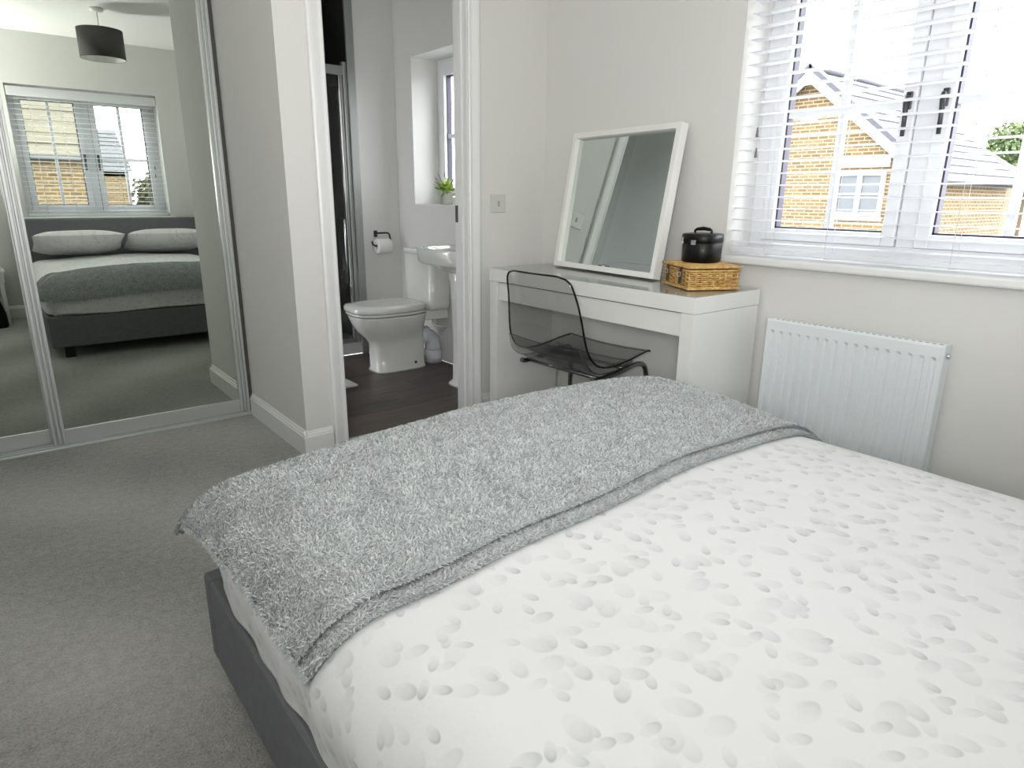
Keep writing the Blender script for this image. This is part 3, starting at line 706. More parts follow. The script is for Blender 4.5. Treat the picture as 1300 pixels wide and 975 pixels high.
# black vanity case
cz = .7802+bh+.0175
vc = thing('vanity_case', 'glossy black round case with a carry handle on the wicker basket', 'case', (2.18, 1.555, cz), rad(10))
b = MB(); b.loft([superring(0, 0, z, r, r*.92, 2.6, 40) for z, r in ((0, .070), (.004, .074), (.072, .076), (.074, .074))]); b.build('body', M['black'], vc)
b = MB(); b.loft([superring(0, 0, z, r, r*.92, 2.6, 40) for z, r in ((.0745, .076), (.078, .0785), (.102, .0785), (.106, .074), (.108, .05))]); b.build('lid', M['black'], vc)
b = MB(); b.tube([(0, .034, .105), (0, .034, .117), (0, .026, .122), (0, 0, .125), (0, -.026, .122), (0, -.034, .117), (0, -.034, .105)], [.004, .005, .006, .0075, .006, .005, .004], 8); b.build('handle', M['black'], vc)
b = MB(); b.box(-.0785, -.0765, -.010, .010, .066, .084, .001); b.build('clasp', M['chrome'], vc)
def case_pt(a, z, r=.0775):
    c, s_ = math.cos(a), math.sin(a); return Vector((r*math.copysign(abs(c)**(2/2.6), c), r*.92*math.copysign(abs(s_)**(2/2.6), s_), z))
b = MB(); a0 = rad(143)
for (da, z, wa, wz) in ((0, .086, .06, .006), (0, .080, .05, .005), (.02, .073, .07, .005), (-.08, .074, .03, .003), (-.14, .076, .02, .003), (-.19, .074, .02, .003)):
    q = [case_pt(a0+da+u*wa, z+v*wz, .0795) for u, v in ((-1, -1), (1, -1), (1, 1), (-1, 1))]; b.add(q, [(0, 1, 2, 3)])
tag(b.build('emblem', M['paper'], vc), 'small white printed mark')

# ---------------------------------------------------------------- smoked transparent chair
ch = thing('dining_chair', 'smoked transparent plastic chair with chrome legs at the dressing table', 'chair', (2.0, 2.075, 0), rad(2))
def catmull(P, n=10):
    P = [Vector(p) for p in P]; P = [P[0]*2-P[1]]+P+[P[-1]*2-P[-2]]; out = []
    for i in range(1, len(P)-2):
        for k in range(n):
            t_ = k/n; a, b_, c, d = P[i-1:i+3]
            out.append(.5*((2*b_)+(c-a)*t_+(2*a-5*b_+4*c-d)*t_*t_+(3*b_-a-3*c+d)*t_**3))
    out.append(P[-2]); return out
# profile (x, z, half width)
prof = catmull([(-.245, .805, .185), (-.225, .74, .205), (-.195, .64, .222), (-.165, .53, .236), (-.135, .465, .243), (-.09, .425, .247), (-.02, .410, .248), (.08, .418, .248), (.18, .435, .246), (.245, .443, .240), (.265, .436, .236)], 6)
nu = 18; vs = []
for i, p in enumerate(prof):
    for j in range(nu+1):
        u = -1+2*j/nu; x, z, hw_ = p
        back = max(0, min(1, (z-.5)/.2)); cup = .02*(u*u)
        yy = u*hw_
        if back > 0.99 and i < 4: # rounded top corners
            yy = u*(hw_-.012*max(0, (4-i)/4)**2)
        vs.append((x+cup*1.1*back, yy, z+cup*.5*(1-back)-(.0 if i > 2 else .018*max(0, abs(u)-.75)*4*(3-i)/3*.6)))
sh_ = MB(); nn = nu+1
sh_.add(vs, [(i*nn+j, i*nn+j+1, (i+1)*nn+j+1, (i+1)*nn+j) for i in range(len(prof)-1) for j in range(nu)], True)
so = sh_.build('seat_shell', M['smoke'], ch)
md = so.modifiers.new('thickness', 'SOLIDIFY'); md.thickness = .007; md.offset = 0; mats(so, M['smoke_edge']); md.material_offset_rim = 1
e = MB(); L = len(prof)
edge = [vs[i*nn] for i in range(L-1, -1, -1)]+[vs[j] for j in range(1, nn)]+[vs[i*nn+nu] for i in range(1, L)]
e.tube(edge, .0042, 6); e.build('shell_rim', M['smoke_edge'], ch)
# underside tray of the shell
tr = MB(); pr2 = catmull([(-.175, .50, .225), (-.15, .435, .235), (-.10, .392, .24), (-.03, .380, .24), (.06, .388, .24), (.15, .408, .235)], 5); v2 = []
for p in pr2:
    for j in range(nu+1): u = -1+2*j/nu; v2.append((p[0], u*p[2], p[1]+.012*u*u))
tr.add(v2, [(i*nn+j, i*nn+j+1, (i+1)*nn+j+1, (i+1)*nn+j) for i in range(len(pr2)-1) for j in range(nu)], True)
so2 = tr.build('shell_underside', M['smoke'], ch); md = so2.modifiers.new('thickness', 'SOLIDIFY'); md.thickness = .005; md.offset = 0; mats(so2, M['smoke_edge']); md.material_offset_rim = 1
for sy in (-1, 1):
    y = sy*.225
    path = catmull([(-.10, y*.98, .376), (-.06, y, .368), (.08, y, .380), (.17, y, .396), (.222, y*1.02, .392), (.243, y*1.04, .36), (.247, y*1.05, .30), (.247, y*1.06, .16), (.247, y*1.06, .06)], 5)
    path += catmull([(.245, y*1.06, .03), (.225, y*1.06, .0125), (.17, y*1.06, .0115), (-.10, y*1.06, .0115), (-.22, y*1.06, .0115)], 4)[0:]
    b = MB(); b.tube(path, .0112, 12); b.build('leg', M['leg_metal'], ch)
b = MB(); b.tube([(-.22, -.238, .0115), (-.22, .238, .0115)], .0112, 10); b.build('stretcher', M['chrome'], ch)
b = MB(); b.tube([(-.06, -.226, .372), (-.06, .226, .372)], .009, 10); b.tube([(.12, -.226, .386), (.12, .226, .386)], .009, 10); b.build('seat_frame', M['leg_metal'], ch)

# ---------------------------------------------------------------- bed
bed = thing('bed', 'grey fabric double bed with low side rails and a headboard', 'bed', (1.035, .47, 0))
BX0, BX1, BF, BH = .268, 1.802, 1.440, -.50
def bb(nm, x0, x1, y0, y1, z0, z1, bev, m=None):
    b = MB(); b.box(x0-1.035, x1-1.035, y0-.47, y1-.47, z0, z1, bev); return b.build(nm, m or M['bed_fabric'], bed)
bb('side_rail', BX0, BX0+.045, BH, BF-.046, .080, .292, .008); bb('side_rail', BX1-.045, BX1, BH, BF-.046, .080, .292, .008)
bb('footboard', BX0, BX1, BF-.045, BF, .080, .292, .008)
bb('headboard', BX0-.02, BX1+.02, YB+.018, BH-.001, .10, .885, .012)
for x, y in ((BX0+.07, BF-.10), (BX1-.13, BF-.10), (BX0+.07, BH+.06), (BX1-.13, BH+.06)): bb('leg', x, x+.06, y, y+.06, 0, .0815, .003, M['bed_leg'])
bb('slatted_base', BX0+.047, BX1-.047, BH+.002, BF-.047, .17, .20, .004, M['bed_leg'])
bb('mattress', BX0+.05, BX1-.05, BH+.004, BF-.05, .201, .45, .04, M['paper'])

from mathutils import noise as mnoise
CX, CYa, CYb = 1.035, BH+.01, 1.437
HWX = .772
ZT = .577
def prof1(s, A, r, rz):
    """s: arc distance from centre line -> (horizontal, drop)"""
    sg = 1 if s >= 0 else -1; s = abs(s); flat = A-r; rm = .5*(r+rz)
    if s <= flat: return sg*s, 0.
    ph = (s-flat)/rm
    if ph <= PI/2: return sg*(flat+r*math.sin(ph)), rz*(1-math.cos(ph))
    return sg*A, rz+(s-flat-rm*PI/2)
def bedsurf(s, t, off=0., zmin=.296, hang=1.0):
    """s across from the centre, t along: 0 at the foot edge crest start, measured from centre y"""
    yc = (CYa+CYb)/2; B = (CYb-CYa)/2
    rx, rzx, ry, rzy = (.26, .20, .20, .17) if s > 0 else (.14, .15, .20, .17)
    hx, dx = prof1(s, HWX+off*.8, rx+off*.8, rzx+off)
    hy, dy = prof1(t, B+off*.8, ry+off*.8, rzy+off)
    # round the corner in plan
    R = .16 if off < .005 else .09; A_ = HWX+off*.8; B_ = B+off*.8
    cx = max(0., (abs(hx)-(A_-R))/R); cy = max(0., (abs(hy)-(B_-R))/R); L = math.hypot(cx, cy)
    if cx > 0 and cy > 0 and L > 0:
        k = max(cx, cy)/L
        hx = math.copysign(A_-R+R*cx*k*(1+.0*L), hx); hy = math.copysign(B_-R+R*cy*k, hy)
    d = (dx**2.2+dy**2.2)**(1/2.2)
    x = CX+hx; y = yc+hy
    def ss(a, b_, q): q = max(0, min(1, (q-a)/(b_-a))); return q*q*(3-2*q)
    foot = ss(.75, 1.15, y); head = ss(.25, -.15, y)
    zt = .532+.043*foot+.03*head-(.035+.035*foot)*min(1, (hx/HWX)**2)+off
    # gentle puffiness
    w = mnoise.noise(Vector((s*2.2, t*2.2, 1.3)))*.010+mnoise.noise(Vector((s*6, t*6, 5.3)))*.004
    z = zt-d*(.92)+w*max(0, 1-d*4)
    # side folds
    side = min(1, max(0, (d-.05)/.12))
    if abs(hx) > HWX*.8: x += (.012*min(1, max(0, (d-.10)/.1)) if hx < 0 and off == 0 else 0)+math.copysign(1, hx)*side*(.003*math.sin(t*46+3*mnoise.noise(Vector((t*3, 0, 2))))+.006*mnoise.noise(Vector((t*9, z*3, 4))))
    if abs(hy) > B*.85: y += math.copysign(1, hy)*side*(.004*math.sin(s*30+2*mnoise.noise(Vector((s*3, 0, 7)))))
    return Vector((x, y, z))
def sheet(name, m, s0, s1, t0, t1, ns, nt_, off, zfun=None, shape=None, parent=None, uvs=True):
    vs = []; uv = []
    for j in range(nt_+1):
        for i in range(ns+1):
            u = i/ns; v = j/nt_; s = s0+(s1-s0)*u; t = t0+(t1-t0)*v
            if shape: s, t = shape(s, t, u, v)
            p = bedsurf(s, t, off)
            if zfun: p = zfun(p, s, t, u, v)
            vs.append(p); uv.append((s, t))
    b = MB(); n1 = ns+1; b.add(vs, [(j*n1+i, j*n1+i+1, (j+1)*n1+i+1, (j+1)*n1+i) for j in range(nt_) for i in range(ns)], True)
    me = bpy.data.meshes.new(name); me.from_pydata([tuple(p) for p in b.v], [], b.f); me.polygons.foreach_set('use_smooth', [True]*len(b.f))
    ul = me.uv_layers.new(name='UVMap')
    arr = np.array(uv, dtype=np.float32)[np.array([l.vertex_index for l in me.loops])]
    ul.data.foreach_set('uv', arr.ravel())
    me.materials.append(m); o = bpy.data.objects.new(name, me); C.objects.link(o)
    if parent: o.parent = parent
    return o
def duvet_z(p, s, t, u, v):
    zm = .300+.010*mnoise.noise(Vector((s*3+t*3, 0, 9)))
    if p.z < zm: p.z = zm; clamped.add(len(clamped_seq))
    clamped_seq.append(0)
    return p
clamped = set(); clamped_seq = []
dv = sheet('duvet', M['petal'], -1.02, 1.02, -1.13, 1.22, 170, 200, 0., duvet_z)
tag(dv, 'white duvet printed with pale grey petals spread over the bed', 'duvet')
# drop the faces that collapsed onto the hem
bm = bmesh.new(); bm.from_mesh(dv.data); bad = [f for f in bm.faces if f.calc_area() < 2e-6 or all(v.index in clamped for v in f.verts)]; bmesh.ops.delete(bm, geom=bad, context='FACES'); bm.to_mesh(dv.data); bm.free()
md = dv.modifiers.new('thickness', 'SOLIDIFY'); md.thickness = .012; md.offset = -1

# throw ------------------------------------------------------------------------
yc = (CYa+CYb)/2
TS = .955; TL = -.812
def tshape(s, t, u, v):
    # near edge wanders a little, left side a touch askew
    k = max(0., min(1., (T1-t)/(T1-T0))); v = 1-k
    t2 = t+k*(.014*math.sin(s*4.2+.6)+.006*math.sin(s*11))
    left = max(0, -s/.8)**6
    return s-.012*left*v*v, t2+left*(.03*k-.055*v**3)
T0 = .815-yc; T1 = .5*(CYb-CYa)+.115
def tz(p, s, t, u, v):
    w = max(0, min(1, (v-.35)/.65))**1.5*max(0, min(1, (.30-u)/.30))**1.5
    p = p.copy(); p.x -= .050*w; p.z += .022*w; p.y += .010*w
    return p
def tz_old(p, s, t, u, v):
    # fringe lifts slightly away from the duvet along the free edges
    return p
th = sheet('throw', M['fleece_base'], TL, TS-.01, T0, T1, 150, 70, .024, tz, tshape)
tag(th, 'fluffy grey fleece throw laid across the foot of the bed', 'throw')
md = th.modifiers.new('thickness', 'SOLIDIFY'); md.thickness = .012; md.offset = -1
lay = sheet('hem', M['fleece_base'], TL+.004, TS-.014, T0-.030, T0+.04, 150, 8, .010, None, tshape, th)
md = lay.modifiers.new('thickness', 'SOLIDIFY'); md.thickness = .008; md.offset = -1
def tufts(name, parent, n, s0, s1, t0, t1, off, seed, rim=0, hmul=1):
    rng = random.Random(seed); V = []; F = []; SH = []
    e = .004
    for i in range(n):
        if rim and rng.random() < rim:
            side = rng.choice((0, 0, 1, 2, 2, 3)); q = rng.random()
            s, t = [(s0+(s1-s0)*q, t0), (s0, t0+(t1-t0)*q), (s0+(s1-s0)*q, t1), (s1, t0+(t1-t0)*q)][side]
            s += rng.uniform(-.004, .004); t += rng.uniform(-.004, .004)
            out = [(0, -1), (-1, 0), (0, 1), (1, 0)][side]
        else:
            s = rng.uniform(s0, s1); t = rng.uniform(t0, t1); out = None
        v = (t-t0)/(t1-t0); s_, t_ = tshape(s, t, (s-s0)/(s1-s0), v)
        u = (s-s0)/(s1-s0); f_ = tz if off > .02 else (lambda q, *a_: q)
        p = bedsurf(s_, t_, off); ps = bedsurf(s_+e, t_, off)-p; pt = bedsurf(s_, t_+e, off)-p; p = f_(p, s_, t_, u, v)
        if ps.length < 1e-6 or pt.length < 1e-6: continue
        nr = ps.cross(pt).normalized(); ts = ps.normalized(); tt = nr.cross(ts)
        a = rng.gauss(.5, 1.3)+2.2*mnoise.noise(Vector((s*14, t*14, 0)))
        d = ts*math.cos(a)+tt*math.sin(a)
        if out: d = (ts*out[0]+tt*out[1])*.9+d*.5; d.normalize()
        L = rng.uniform(.007, .014); up_ = rng.uniform(.12, .7); wd_ = rng.uniform(.0008, .0015)
        if out: up_ = rng.uniform(-.25, .35); L *= .8
        sd = nr.cross(d).normalized()*wd_
        q0 = p-nr*.001; q1 = p+d*L*.45+nr*L*up_*.6*hmul; q2 = p+d*L*rng.uniform(.7, 1.05)+nr*L*up_*.7*hmul+sd*rng.uniform(-1.5, 1.5)
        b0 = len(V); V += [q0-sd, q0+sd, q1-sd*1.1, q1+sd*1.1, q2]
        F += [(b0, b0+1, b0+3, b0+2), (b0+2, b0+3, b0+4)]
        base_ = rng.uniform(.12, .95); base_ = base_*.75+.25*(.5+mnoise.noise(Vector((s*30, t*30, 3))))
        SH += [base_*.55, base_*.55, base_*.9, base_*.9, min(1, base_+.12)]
    me = bpy.data.meshes.new(name); me.from_pydata([tuple(p) for p in V], [], F)
    at = me.attributes.new('shade', 'FLOAT', 'POINT'); at.data.foreach_set('value', np.array(SH, dtype=np.float32))
    me.materials.append(M['fleece']); o = bpy.data.objects.new(name, me); C.objects.link(o); o.parent = parent; o['kind'] = 'stuff'
    return o
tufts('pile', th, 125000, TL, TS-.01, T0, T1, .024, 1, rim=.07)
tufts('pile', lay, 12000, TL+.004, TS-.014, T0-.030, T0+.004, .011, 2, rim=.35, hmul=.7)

# pillows ----------------------------------------------------------------------
def pillow(x, label):
    vs = []; uv = []; ns, n2 = 40, 26; fs = []; b = MB()
    for side in (1, -1):
        base = len(vs)
        for j in range(n2+1):
            for i in range(ns+1):
                u = -1+2*i/ns; v = -1+2*j/n2
                prf = max(0, (1-abs(u)**3.2))**.55*max(0, (1-abs(v)**2.8))**.55
                pin = 1-.05*(abs(u)**2*(1-abs(v)**2))  # slight pinch
                X = u*.345*(1-.04*(1-abs(v))); Y = v*.20*(1-.06*(1-abs(u)))
                Z = side*.085*prf+.006*mnoise.noise(Vector((u*3+x, v*3, side)))*prf
                vs.append((X, Y, Z)); uv.append((X+x*3, Y))
        fs += [((base+j*(ns+1)+i), base+j*(ns+1)+i+1, base+(j+1)*(ns+1)+i+1, base+(j+1)*(ns+1)+i)[::side] for j in range(n2) for i in range(ns)]
    me = bpy.data.meshes.new('pillow'); me.from_pydata(vs, [], fs); me.polygons.foreach_set('use_smooth', [True]*len(fs))
    ul = me.uv_layers.new(name='UVMap'); arr = np.array(uv, dtype=np.float32)[np.array([l.vertex_index for l in me.loops])]; ul.data.foreach_set('uv', arr.ravel())
    me.materials.append(M['petal']); o = bpy.data.objects.new('pillow', me); C.objects.link(o)
    o.location = (x, -.28, .680); o.rotation_euler = (rad(22), 0, 0)
    tag(o, label, 'pillow', None)
    return o
pillow(.69, 'petal-print pillow at the left of the headboard in the wardrobe mirror')
pillow(1.40, 'petal-print pillow at the right of the headboard in the wardrobe mirror')

# ---------------------------------------------------------------- pendant lamp
lp = thing('pendant_lamp', 'dark grey drum shade hanging from the ceiling, seen in the wardrobe mirror', 'lamp', (.952, .66, H))
b = MB(); b.lathe([(0, -.001), (.045, -.001), (.045, -.018), (.03, -.026), (.012, -.028), (0, -.028)], seg=24); b.build('ceiling_rose', M['white_frame'], lp)
b = MB(); b.tube([(0, 0, -.025), (0, 0, -.20)], .0035, 8); b.build('cord', M['cord'], lp)
b = MB(); b.lathe([(.148, -.145), (.151, -.145), (.151, -.345), (.148, -.345)], seg=48); shd = b.build('lamp_shade', M['shade'], lp)
b = MB(); b.lathe([(.1475, -.146), (.1475, -.344)], seg=48); b.build('lining', M['shade_in'], shd)
b = MB()
for k in range(3): a = 2*PI*k/3; b.tube([(.02*math.cos(a), .02*math.sin(a), -.20), (.148*math.cos(a), .148*math.sin(a), -.150)], .002, 6)
b.tube([(0, 0, -.195), (0, 0, -.235)], .018, 14); b.build('lamp_holder', M['white_frame'], lp)
b = MB(); b.lathe([(0.012, -.235), (.028, -.26), (.030, -.28), (.02, -.305), (0, -.312)], seg=20); b.build('bulb', M['paper'], lp)

# ---------------------------------------------------------------- bedside table + bag (left mirror panel)
nt_ = thing('bedside_table', 'white bedside table by the headboard, at the left edge of the mirror', 'bedside table', (-.10, -.36, 0))
b = MB(); b.box(-.22, .22, -.19, .17, .44, .465, .003); b.build('table_top', M['white_gloss'], nt_)
b = MB(); b.box(-.21, .21, -.18, .16, .36, .439, .002); b.build('drawer', M['white_gloss'], nt_)
for x in (-.20, .17):
    for y in (-.175, .125): b = MB(); b.box(x, x+.03, y, y+.03, 0, .36, .002); b.build('leg', M['white_gloss'], nt_)
hb = thing('handbag', 'black bag on the carpet at the left edge of the mirror', 'bag', (-.07, -.10, 0))
b = MB(); b.loft([superring(0, 0, z, rx, ry, 3, 32) for z, rx, ry in ((0, .14, .06), (.02, .15, .07), (.12, .145, .065), (.22, .12, .03), (.25, .115, .02))]); b.build('body', M['black'], hb)
b = MB(); b.tube(catmull([(-.07, 0, .24), (-.06, 0, .31), (0, 0, .34), (.06, 0, .31), (.07, 0, .24)], 5), .006, 8); b.build('handle', M['black'], hb)

# ================================================================= OUTSIDE
GZ = -2.7
b = MB(); b.box(-60, 90, -70, 80, GZ-.2, GZ); gr = struct(b.build('ground', M['ground']), 'pale street level ground outside')
def uvbox_wall(name, parent, pts, z0, ztop, m, thick=.3):
    """vertical wall with metre UVs: pts = polyline outline top as list of (d, z) along direction"""
def wall_poly(name, parent, p0, p1, tops, z0, m, thick=.25):
    # p0->p1 in plan; tops = [(fraction, z)...] ; thickness to the left of p0->p1
    p0 = Vector(p0); p1 = Vector(p1); d = (p1-p0); L = d.length; d.normalize(); nrm = Vector((-d.y, d.x))*thick
    outl = [(0, z0), (L, z0)]+[(f*L, z) for f, z in reversed(tops)]; n = len(outl)
    vs = [(p0.x+d.x*u, p0.y+d.y*u, z) for u, z in outl]+[(p0.x+d.x*u+nrm.x, p0.y+d.y*u+nrm.y, z) for u, z in outl]
    fs = [tuple(range(n)), tuple(range(n, 2*n))[::-1]]+[(i, n+i, n+(i+1) % n, (i+1) % n) for i in range(n)]
    me = bpy.data.meshes.new(name); me.from_pydata(vs, [], fs); uvl = me.uv_layers.new(name='UVMap')
    for p in me.polygons:
        for li in p.loop_indices:
            k = me.loops[li].vertex_index % n; uvl.data[li].uv = (outl[k][0], outl[k][1])
    me.materials.append(m); o = bpy.data.objects.new(name, me); C.objects.link(o); o.parent = parent; return o
def roof_plane(name, parent, e0, e1, r1, r0, m, course=.28, lift=.03):
    """lapped courses from eave e0-e1 up to ridge r0-r1"""
    e0, e1, r0, r1 = map(Vector, (e0, e1, r0, r1)); n = max(3, int(((r0-e0).length)/course)); b = MB()
    nr = (e1-e0).cross(r0-e0).normalized(); nr = nr if nr.z > 0 else -nr
    for i in range(n):
        a, c = i/n, (i+1.15)/n; c = min(c, 1)
        q = [e0.lerp(r0, a)+nr*lift, e1.lerp(r1, a)+nr*lift, e1.lerp(r1, c), e0.lerp(r0, c)]
        low = [x-nr*lift*1.2 for x in q[:2]]; under = [x-nr*.05 for x in q]
        b.add(q+low, [(0, 1, 2, 3), (4, 5, 1, 0)])
    b.add([e0-nr*.08, e1-nr*.08, r1-nr*.08, r0-nr*.08], [(0, 1, 2, 3)])
    return b.build(name, m, parent)
def far_window(parent, c, axis, w, h, cols, rows):
    """c = outer face centre, axis = (dir along wall, outward normal)"""
    d, nrm = Vector((*axis[0], 0)), Vector((*axis[1], 0)); c = Vector(c)
    def bx(b, u0, u1, z0, z1, o0, o1):
        vs = [c+d*u+Vector((0, 0, z))+nrm*o for u in (u0, u1) for z in (z0, z1) for o in (o0, o1)]
        b.add(vs, [(0, 1, 3, 2), (4, 6, 7, 5), (0, 4, 5, 1), (2, 3, 7, 6), (0, 2, 6, 4), (1, 5, 7, 3)])
    f = MB(); t_ = .07
    bx(f, -w/2, -w/2+t_, -h/2, h/2, -.02, .06); bx(f, w/2-t_, w/2, -h/2, h/2, -.02, .06); bx(f, -w/2+t_, w/2-t_, -h/2, -h/2+t_, -.02, .06); bx(f, -w/2+t_, w/2-t_, h/2-t_, h/2, -.02, .06)
    for k in range(1, cols): x = -w/2+k*w/cols; bx(f, x-t_*.7, x+t_*.7, -h/2+.01, h/2-.01, -.02, .052)
    for k in range(1, rows): z = -h/2+k*h/rows; bx(f, -w/2+.01, w/2-.01, z-.02, z+.02, -.02, .044)
    fo = f.build('window', M['ext_white'], parent)
    for k in range(cols):
        p = MB(); a0 = -w/2+k*w/cols+t_*.7; a1 = -w/2+(k+1)*w/cols-t_*.7; bx(p, a0, a1, -h/2+t_, h/2-t_, .0, .012); p.build('pane', M['far_pane'], fo)
# house A: gable end facing our window
D = 15.0
ha = thing('house', 'buff brick house with a gable and white bargeboards outside the window', 'house', (D, 8.15, GZ))
def sub(o, base): # parts are written in world metres; shift into the thing
    o.location = -Vector(base)
AB = (D, 8.15, GZ)
yR, yL = 5.6, 10.7; zE = 3.84-.815*(8.15-yR)
o = wall_poly('wall', ha, (D, yL), (D, yR), [(0, zE-.1), (.5, 3.72), (1, zE-.1)], GZ, M['brick']); sub(o, AB)
o = wall_poly('wall', ha, (D, yR), (D+5.2, yR), [(0, zE-.1), (1, zE-.1)], GZ, M['brick']); sub(o, AB)
o = wall_poly('wall', ha, (D+5.2, yL), (D, yL), [(0, zE-.1), (1, zE-.1)], GZ, M['brick']); sub(o, AB)
ov = .35
sub(roof_plane('roof', ha, (D-.2, yR-ov, zE-.815*ov), (D+5.4, yR-ov, zE-.815*ov), (D+5.4, 8.15, 3.84), (D-.2, 8.15, 3.84), M['slate']), AB)
sub(roof_plane('roof', ha, (D-.2, yL+ov, zE-.815*ov), (D+5.4, yL+ov, zE-.815*ov), (D+5.4, 8.15, 3.84), (D-.2, 8.15, 3.84), M['slate']), AB)
for sgn in (-1, 1):
    b = MB(); ye = 8.15+sgn*(2.55+ov); ze = 3.84-.815*(2.55+ov)
    xo = D-.26+.008*(sgn > 0); vs = [(xo, 8.15, 3.84), (xo, ye, ze), (xo, ye, ze-.24), (xo, 8.15, 3.84-.24)]; vs += [(D-.20, y, z) for _, y, z in vs]
    b.add(vs, [(0, 1, 2, 3), (7, 6, 5, 4), (0, 4, 5, 1), (1, 5, 6, 2), (2, 6, 7, 3), (3, 7, 4, 0)]); sub(b.build('bargeboard', M['ext_white'], ha), AB)
    b = MB(); xo = D-.30+.012*(sgn > 0); vs = [(xo, 8.15, 3.96), (xo, ye, ze+.10), (xo, ye, ze-.01), (xo, 8.15, 3.84)]; vs += [(D-.02, y, z) for _, y, z in vs]
    b.add(vs, [(0, 1, 2, 3), (7, 6, 5, 4), (0, 4, 5, 1), (1, 5, 6, 2), (2, 6, 7, 3), (3, 7, 4, 0)]); sub(b.build('verge_tile', M['slate_edge'], ha), AB)
b = MB(); b.tube([(D-.3, 8.15, 3.87), (D+5.4, 8.15, 3.87)], .07, 8); sub(b.build('ridge_tile', M['slate_edge'], ha), AB)
def atD(b_, z): return z
b = MB(); b.box(D-.05, D+.02, 6.78-.52, 6.78+.66, 1.107+.046*D-.02, 1.107+.058*D+.04, .01); sub(b.build('lintel', M['ext_white'], ha), AB)
b = MB(); b.box(D-.08, D+.02, 6.80-.53, 6.80+.62, 1.107-.030*D+.03, 1.107-.0225*D, .01); sub(b.build('window_sill', M['ext_white'], ha), AB)
hw_t = thing('tmp', None, None); bpy.data.objects.remove(hw_t)
n0 = len(C.objects)
far_window(ha, (D-.02-AB[0], 6.82-AB[1], 1.107+.0085*D-AB[2]), ((0, 1), (-1, 0)), 1.02, .90, 2, 2)
far_window(ha, (D-.02-AB[0], 6.82-AB[1], -1.6-AB[2]), ((0, 1), (-1, 0)), 1.4, 1.3, 2, 2)
b = MB(); b.box(D-.03, D+.02, 7.95, 8.35, 2.75, 3.05, .01); sub(b.build('vent', M['ext_white'], ha), AB)

# house B: lower brick house beyond
BB = (27., 8.1, GZ)
hb_ = thing('house', 'low brick house with a hipped grey roof beside the tree outside the window', 'house', BB)
P1 = Vector((15.5+5.6, 7.27)); P2 = Vector((33.3, 9.0)); dd = (P2-P1).normalized(); nn_ = Vector((-dd.y, dd.x))
e_ = 2.107
def pw_(q, z): return (q.x, q.y, z)
o = wall_poly('wall', hb_, P1, P2, [(0, e_-.12), (1, e_-.12)], GZ, M['brick']); sub(o, BB)
o = wall_poly('wall', hb_, P2, P2+nn_*6, [(0, e_-.12), (1, e_-.12)], GZ, M['brick']); sub(o, BB)
Q1 = P1-dd*.3-nn_*.35; Q2 = P2+dd*.35-nn_*.35; R1 = P1-dd*.3+nn_*3; R2 = P2-dd*2.6+nn_*3
sub(roof_plane('roof', hb_, pw_(Q1, e_), pw_(Q2, e_), pw_(R2, e_+2.4), pw_(R1, e_+2.4), M['slate']), BB)
Q3 = P2+dd*.35+nn_*6.3
sub(roof_plane('roof', hb_, pw_(Q2, e_), pw_(Q3, e_), pw_(R2, e_+2.4), pw_(R2, e_+2.4), M['slate']), BB)
b = MB(); b.tube([pw_(Q1-nn_*.06, e_-.07), pw_(Q2-nn_*.06, e_-.07)], .07, 8); sub(b.build('gutter', M['slate_edge'], hb_), BB)
b = MB(); q = [pw_(Q1+nn_*.02, e_-.22), pw_(Q2+nn_*.02, e_-.22), pw_(Q2+nn_*.02, e_-.05), pw_(Q1+nn_*.02, e_-.05)]; q2 = [pw_(Vector(p[:2])+nn_*.3, p[2]) for p in q]
b.add(q+q2, [(0, 1, 2, 3), (7, 6, 5, 4), (0, 4, 5, 1), (1, 5, 6, 2), (2, 6, 7, 3), (3, 7, 4, 0)]); sub(b.build('fascia', M['ext_white'], hb_), BB)
wc = P1+dd*3.47
far_window(hb_, (wc.x-BB[0], wc.y-BB[1], 1.107+.0045*24.7-BB[2]), ((dd.x, dd.y), (-nn_.x, -nn_.y)), .62, 1.16, 1, 3)
b = MB(); a = wc-dd*.5; c_ = wc+dd*.5; vs = [pw_(a, .45), pw_(c_, .45), pw_(c_, .62), pw_(a, .62)]; vs += [pw_(Vector(p[:2])-nn_*.12, p[2]) for p in vs]
b.add(vs, [(0, 1, 2, 3), (7, 6, 5, 4), (0, 4, 5, 1), (1, 5, 6, 2), (2, 6, 7, 3), (3, 7, 4, 0)]); sub(b.build('window_sill', M['ext_white'], hb_), BB)

# house C and D behind the other window (seen in the mirror)
CB = (-1.5, -10.6, GZ)
hc = thing('house', 'brick house with a cream tiled roof seen through the mirrored window', 'house', CB)
o = wall_poly('wall', hc, (2.0, -10.6), (-6, -10.6), [(0, 1.80), (1, 1.80)], GZ, M['brick'], -.25); sub(o, CB)
o = wall_poly('wall', hc, (2.0, -17), (2.0, -10.6), [(0, 1.8), (.5, 5.0), (1, 1.80)], GZ, M['brick'], .25); sub(o, CB)
sub(roof_plane('roof', hc, (-6, -10.2, 1.84), (2.1, -10.2, 1.84), (2.1, -13.8, 5.2), (-6, -13.8, 5.2), M['cream_tile'], .34, .03), CB)
b = MB(); b.tube([(-6, -10.12, 1.80), (2.1, -10.12, 1.80)], .06, 8); sub(b.build('gutter', M['slate_edge'], hc), CB)
far_window(hc, (1.12-CB[0], -10.58-CB[1], 1.25-CB[2]), ((1, 0), (0, 1)), .70, 1.15, 2, 3)
DB = (4.0, -23., GZ)
hd = thing('house', 'far brick house with a plain grey roof seen in the mirrored window', 'house', DB)
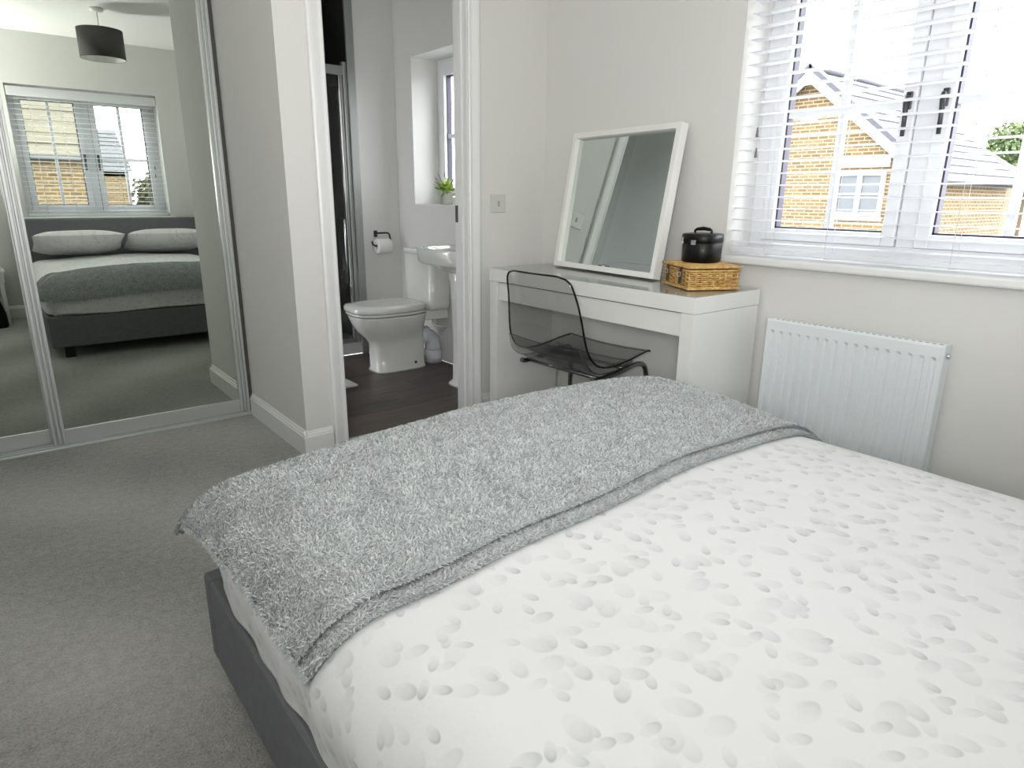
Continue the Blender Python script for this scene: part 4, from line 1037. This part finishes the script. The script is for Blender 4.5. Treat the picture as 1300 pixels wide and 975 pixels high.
o = wall_poly('wall', hd, (4.85, -23), (1.5, -23), [(0, 1.9), (1, 1.9)], GZ, M['brick'], -.25); sub(o, DB)
o = wall_poly('wall', hd, (4.85, -28), (4.85, -23), [(0, 1.9), (.5, 3.3), (1, 1.9)], GZ, M['brick'], .25); sub(o, DB)
sub(roof_plane('roof', hd, (1.3, -22.8, 1.92), (5.0, -22.8, 1.92), (5.0, -25.4, 3.55), (1.3, -25.4, 3.55), M['slate']), DB)
b = MB(); b.box(1.3, 5.05, -22.85, -22.75, 1.72, 1.92); sub(b.build('fascia', M['ext_white'], hd), DB)

def tree(label, loc, r, zc, n, m, seed, cat='tree', name='tree', flat=1.):
    t = thing(name, label, cat, (loc[0], loc[1], GZ)); rng = random.Random(seed); b = MB(); hc_ = zc-GZ
    for i in range(n):
        while True:
            q = Vector([rng.uniform(-1, 1) for _ in range(3)])
            if .35 < q.length < 1: break
        q *= 1+.22*mnoise.noise(q*2.3); c = Vector((q.x*r[0], q.y*r[1], q.z*r[2]+hc_))
        s_ = rng.uniform(.06, .13)*(r[2] if r[2] < 2 else 1.5)**.4; a = Vector([rng.gauss(0, 1) for _ in range(3)]).normalized(); k = a.orthogonal().normalized()*s_; l = a.cross(k).normalized()*s_*.6
        b.add([c-k, c-l, c+k, c+l], [(0, 1, 2, 3)])
    tag(b.build('foliage', m, t), kind='stuff')
    b = MB(); b.tube([(0, 0, 0), (.05, 0, hc_*.5), (0, 0, hc_)], [.16, .12, .05], 10)
    for k in range(6):
        a = k*1.05; b.tube([(0, 0, hc_-.5*r[2]), (math.cos(a)*r[0]*.35, math.sin(a)*r[1]*.35, hc_), (math.cos(a)*r[0]*.6, math.sin(a)*r[1]*.6, hc_+.4*r[2])], [.06, .04, .015], 6)
    b.build('trunk', M['bark'], t); return t
tree('leafy green tree beside the hipped roof outside the window', (41, 10.6), (2.1, 2.1, 1.75), 3.35, 9000, M['tree'], 3)
tree('pale bushy hedge tree seen through the right pane of the mirrored window', (6.9, -24), (1.9, 1.5, 2.3), .3, 9000, M['hedge'], 5, 'tree', 'tree')
